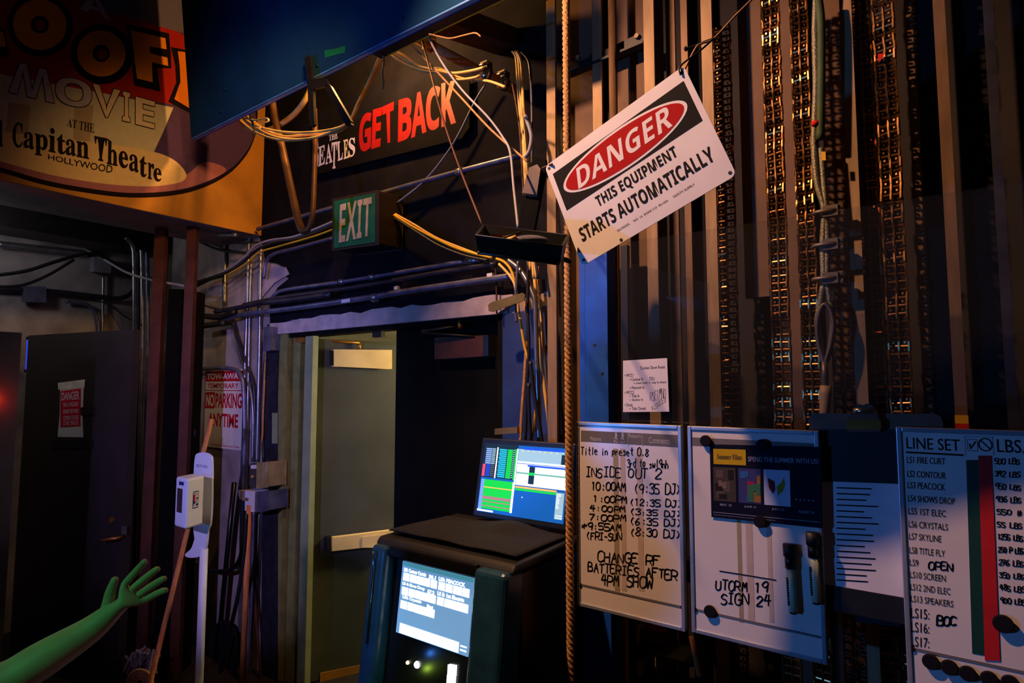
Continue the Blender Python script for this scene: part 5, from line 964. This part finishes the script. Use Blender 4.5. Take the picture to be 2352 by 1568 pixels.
MB().tube(px_path([(538, 1108), (522, 1270), (506, 1440)], 2.12), .016, 10).build('handle', M['blacks'], sv, True)
slab('blade', PY(2.11), arcpts([(506, 1424), (520, 1432), (536, 1456), (540, 1500), (536, 1600), (526, 1690), (490, 1690), (472, 1600), (468, 1500), (474, 1460), (490, 1440), (506, 1424)])[:-1], .02, M['black'], sv)
cable('black_hose', [(566, 1180), (560, 1280), (544, 1380), (520, 1480), (500, 1560), (488, 1640)], 2.04, .012, M['blackc'], 'thin black hose leaning across the shovel', 'hose'); cable('black_hose', [(560, 1250), (548, 1290), (530, 1308), (500, 1312), (470, 1306)], 2.1, .014, M['blackc'], 'black hose looping behind the shovel handle', 'hose')
cable('riser_conduit', [(575, 1170), (573, 1300), (570, 1500), (566, 1640)], 2.15, .012, M['galv'], 'galvanised conduit dropping from the switch box', 'conduit'); cable('riser_conduit', [(583, 1170), (580, 1300), (577, 1500), (574, 1640)], 2.16, .010, M['conb'], 'dull conduit dropping beside the galvanised one', 'conduit')
cable('riser_conduit', [(590, 1180), (585, 1340), (590, 1440), (598, 1540), (600, 1640)], 2.15, .009, M['rust'], 'thin rusty conduit swinging out near the door frame', 'conduit')
slab('plaster_board', PY(2.17), [(434, 1290), (456, 1292), (450, 1720), (430, 1720)], .02, mat('blue_grey_board', (104, 108, 140), .7), label='narrow blue grey board behind the sanitizer pole', cat='board')
# mop head and coil
mh = thing('mop_head', at(320, 1545, 3.45), 'shaggy grey mop head hanging near the broom handle', 'mop')
r = random.Random(4); mpm = mat('mop_yarn', (140, 122, 124), .9, var=.3, scale=80)
for k in range(26):
    c0 = at(296+k*2.4, 1520+r.uniform(-6, 6)-12*math.sin(k/26*math.pi), 3.45+r.uniform(-.04, .04)); c1 = c0+Vector((r.uniform(-.03, .03), r.uniform(-.03, .03), -.05-r.uniform(0, .03))); c2 = c0+Vector((r.uniform(-.03, .03), r.uniform(-.03, .03), .02+r.uniform(0, .02)))
    MB().tube(smooth_path([c2, c0, c1], 3), .008, 6).build('yarn_strand', mpm, mh, True)
cl = thing('rope_coil', at(322, 1565, 3.4), 'tan coil of rope below the mop head', 'rope')
for k in range(4):
    c = at(322, 1566, 3.35); rr = .02+.016*k
    MB().tube([c+RT*(rr*math.cos(a))+UP*(rr*math.sin(a)) for a in [2*math.pi*i/24 for i in range(24)]], .0085, 6, True).build('coil_turn', M['rope'], cl, True)
# ================================================================== PERSON at the left, reaching in
W = at(232, 1432, 1.42); Eb = at(-25, 1590, 1.30)
SHd = Vector((-1.80, .16, 1.36))
def skinned(name, pts, edges, rad, m, parent=None, root=0, sub=2):
    me = bpy.data.meshes.new(name); org = WL[parent.name] if parent else Vector(pts[root]); org = Vector((org.x, org.y, 0)) if not parent else org
    me.from_pydata([tuple(Vector(p)-org) for p in pts], edges, []); o = bpy.data.objects.new(name, me); COL.objects.link(o); o.location = org if not parent else (0, 0, 0)
    WL[o.name] = org
    if parent: o.parent = parent
    me.materials.append(m); bpy.context.view_layer.objects.active = o
    sk = o.modifiers.new('skin', 'SKIN'); sk.use_smooth_shade = True
    if not me.skin_vertices: 
        with bpy.context.temp_override(object=o, active_object=o, selected_objects=[o]): bpy.ops.mesh.customdata_skin_add()
    for i, v in enumerate(me.skin_vertices[0].data):
        rr = rad[i]; v.radius = rr if isinstance(rr, tuple) else (rr, rr); v.use_root = (i == root)
    s = o.modifiers.new('sub', 'SUBSURF'); s.levels = sub; s.render_levels = sub; return o
pel = Vector((-1.98, .02, .95)); pts = [pel, pel+Vector((.0, .02, .18)), Vector((-1.97, .08, 1.28)), Vector((-1.96, .10, 1.42)), Vector((-1.955, .12, 1.50)), Vector((-1.95, .15, 1.60)), Vector((-1.95, .15, 1.70)),
 SHd, Eb, Eb.lerp(W, .35), W, Vector((-2.12, .02, 1.37)), Vector((-2.17, .0, 1.08)), Vector((-2.13, .12, .86)),
 pel+Vector((.09, .02, -.06)), Vector((-1.88, .06, .50)), Vector((-1.87, .0, .09)), Vector((-1.85, .13, .03)), pel+Vector((-.09, -.02, -.06)), Vector((-2.08, .0, .50)), Vector((-2.10, -.08, .09)), Vector((-2.10, .05, .03))]
ed = [(0, 1), (1, 2), (2, 3), (3, 4), (4, 5), (5, 6), (3, 7), (7, 8), (8, 9), (9, 10), (3, 11), (11, 12), (12, 13), (0, 14), (14, 15), (15, 16), (16, 17), (0, 18), (18, 19), (19, 20), (20, 21)]
rad = [.13, .12, .13, .10, .055, .085, .08, .062, .046, .047, .030, .06, .045, .03, .09, .065, .045, .035, .09, .065, .045, .035]
# hand: palm and five fingers
fd = (at(318, 1352, 1.44)-W).normalized(); side = UP*-1; side = (side-fd*side.dot(fd)).normalized(); pn_ = fd.cross(side)
n0 = len(pts); pts.append(W+fd*.045); rad.append((.032, .019)); ed.append((10, n0)); pts.append(W+fd*.085); rad.append((.038, .016)); ed.append((n0, n0+1))
fing = [(-.030, .085, -.10), (-.010, .092, .06), (.010, .085, .16), (.028, .066, .30)]
for s, ln_, sp_ in fing:
    b = W+fd*.092+side*s; d = (fd+side*sp_).normalized(); k = len(pts)
    pts += [b, b+d*ln_*.45, b+(d*.95+pn_*-.12).normalized()*ln_*.75, b+(d*.9+pn_*-.28).normalized()*ln_]; rad += [.0095, .009, .0085, .007]; ed += [(n0+1, k), (k, k+1), (k+1, k+2), (k+2, k+3)]
b = W+fd*.040-side*.022; d = (fd*.8-side*.6).normalized(); k = len(pts); pts += [b, b+d*.032, b+d*.058+fd*.010]; rad += [.016, .0115, .0085]; ed += [(n0, k), (k, k+1), (k+1, k+2)]
pr = skinned('person', pts, ed, rad, M['skin'])
setp(pr, 'person at the left edge reaching a bare forearm and open hand into view', 'person')
shirt = mat('dark_shirt', (26, 26, 32), .85); 
skinned('shirt', [pts[0]+Vector((0, 0, .02)), pts[1], pts[2], pts[3]+Vector((0, 0, -.01)), SHd, SHd.lerp(Eb, .55), pts[11], pts[11].lerp(pts[12], .6)], [(0, 1), (1, 2), (2, 3), (3, 4), (4, 5), (3, 6), (6, 7)], [.145, .14, .145, .115, .078, .066, .075, .064], shirt, pr)
skinned('trousers', [pts[0], pts[14], pts[15], pts[16]+Vector((0, 0, .02)), pts[18], pts[19], pts[20]+Vector((0, 0, .02))], [(0, 1), (1, 2), (2, 3), (0, 4), (4, 5), (5, 6)], [.14, .1, .08, .06, .1, .08, .06], mat('dark_jeans', (24, 28, 44), .9), pr)
skinned('hair', [pts[5]+Vector((0, -.03, .05)), pts[6]+Vector((0, -.02, .02))], [(0, 1)], [.085, .082], mat('dark_hair', (34, 24, 18), .8), pr)
bpy.data.scenes.remove(TSC)
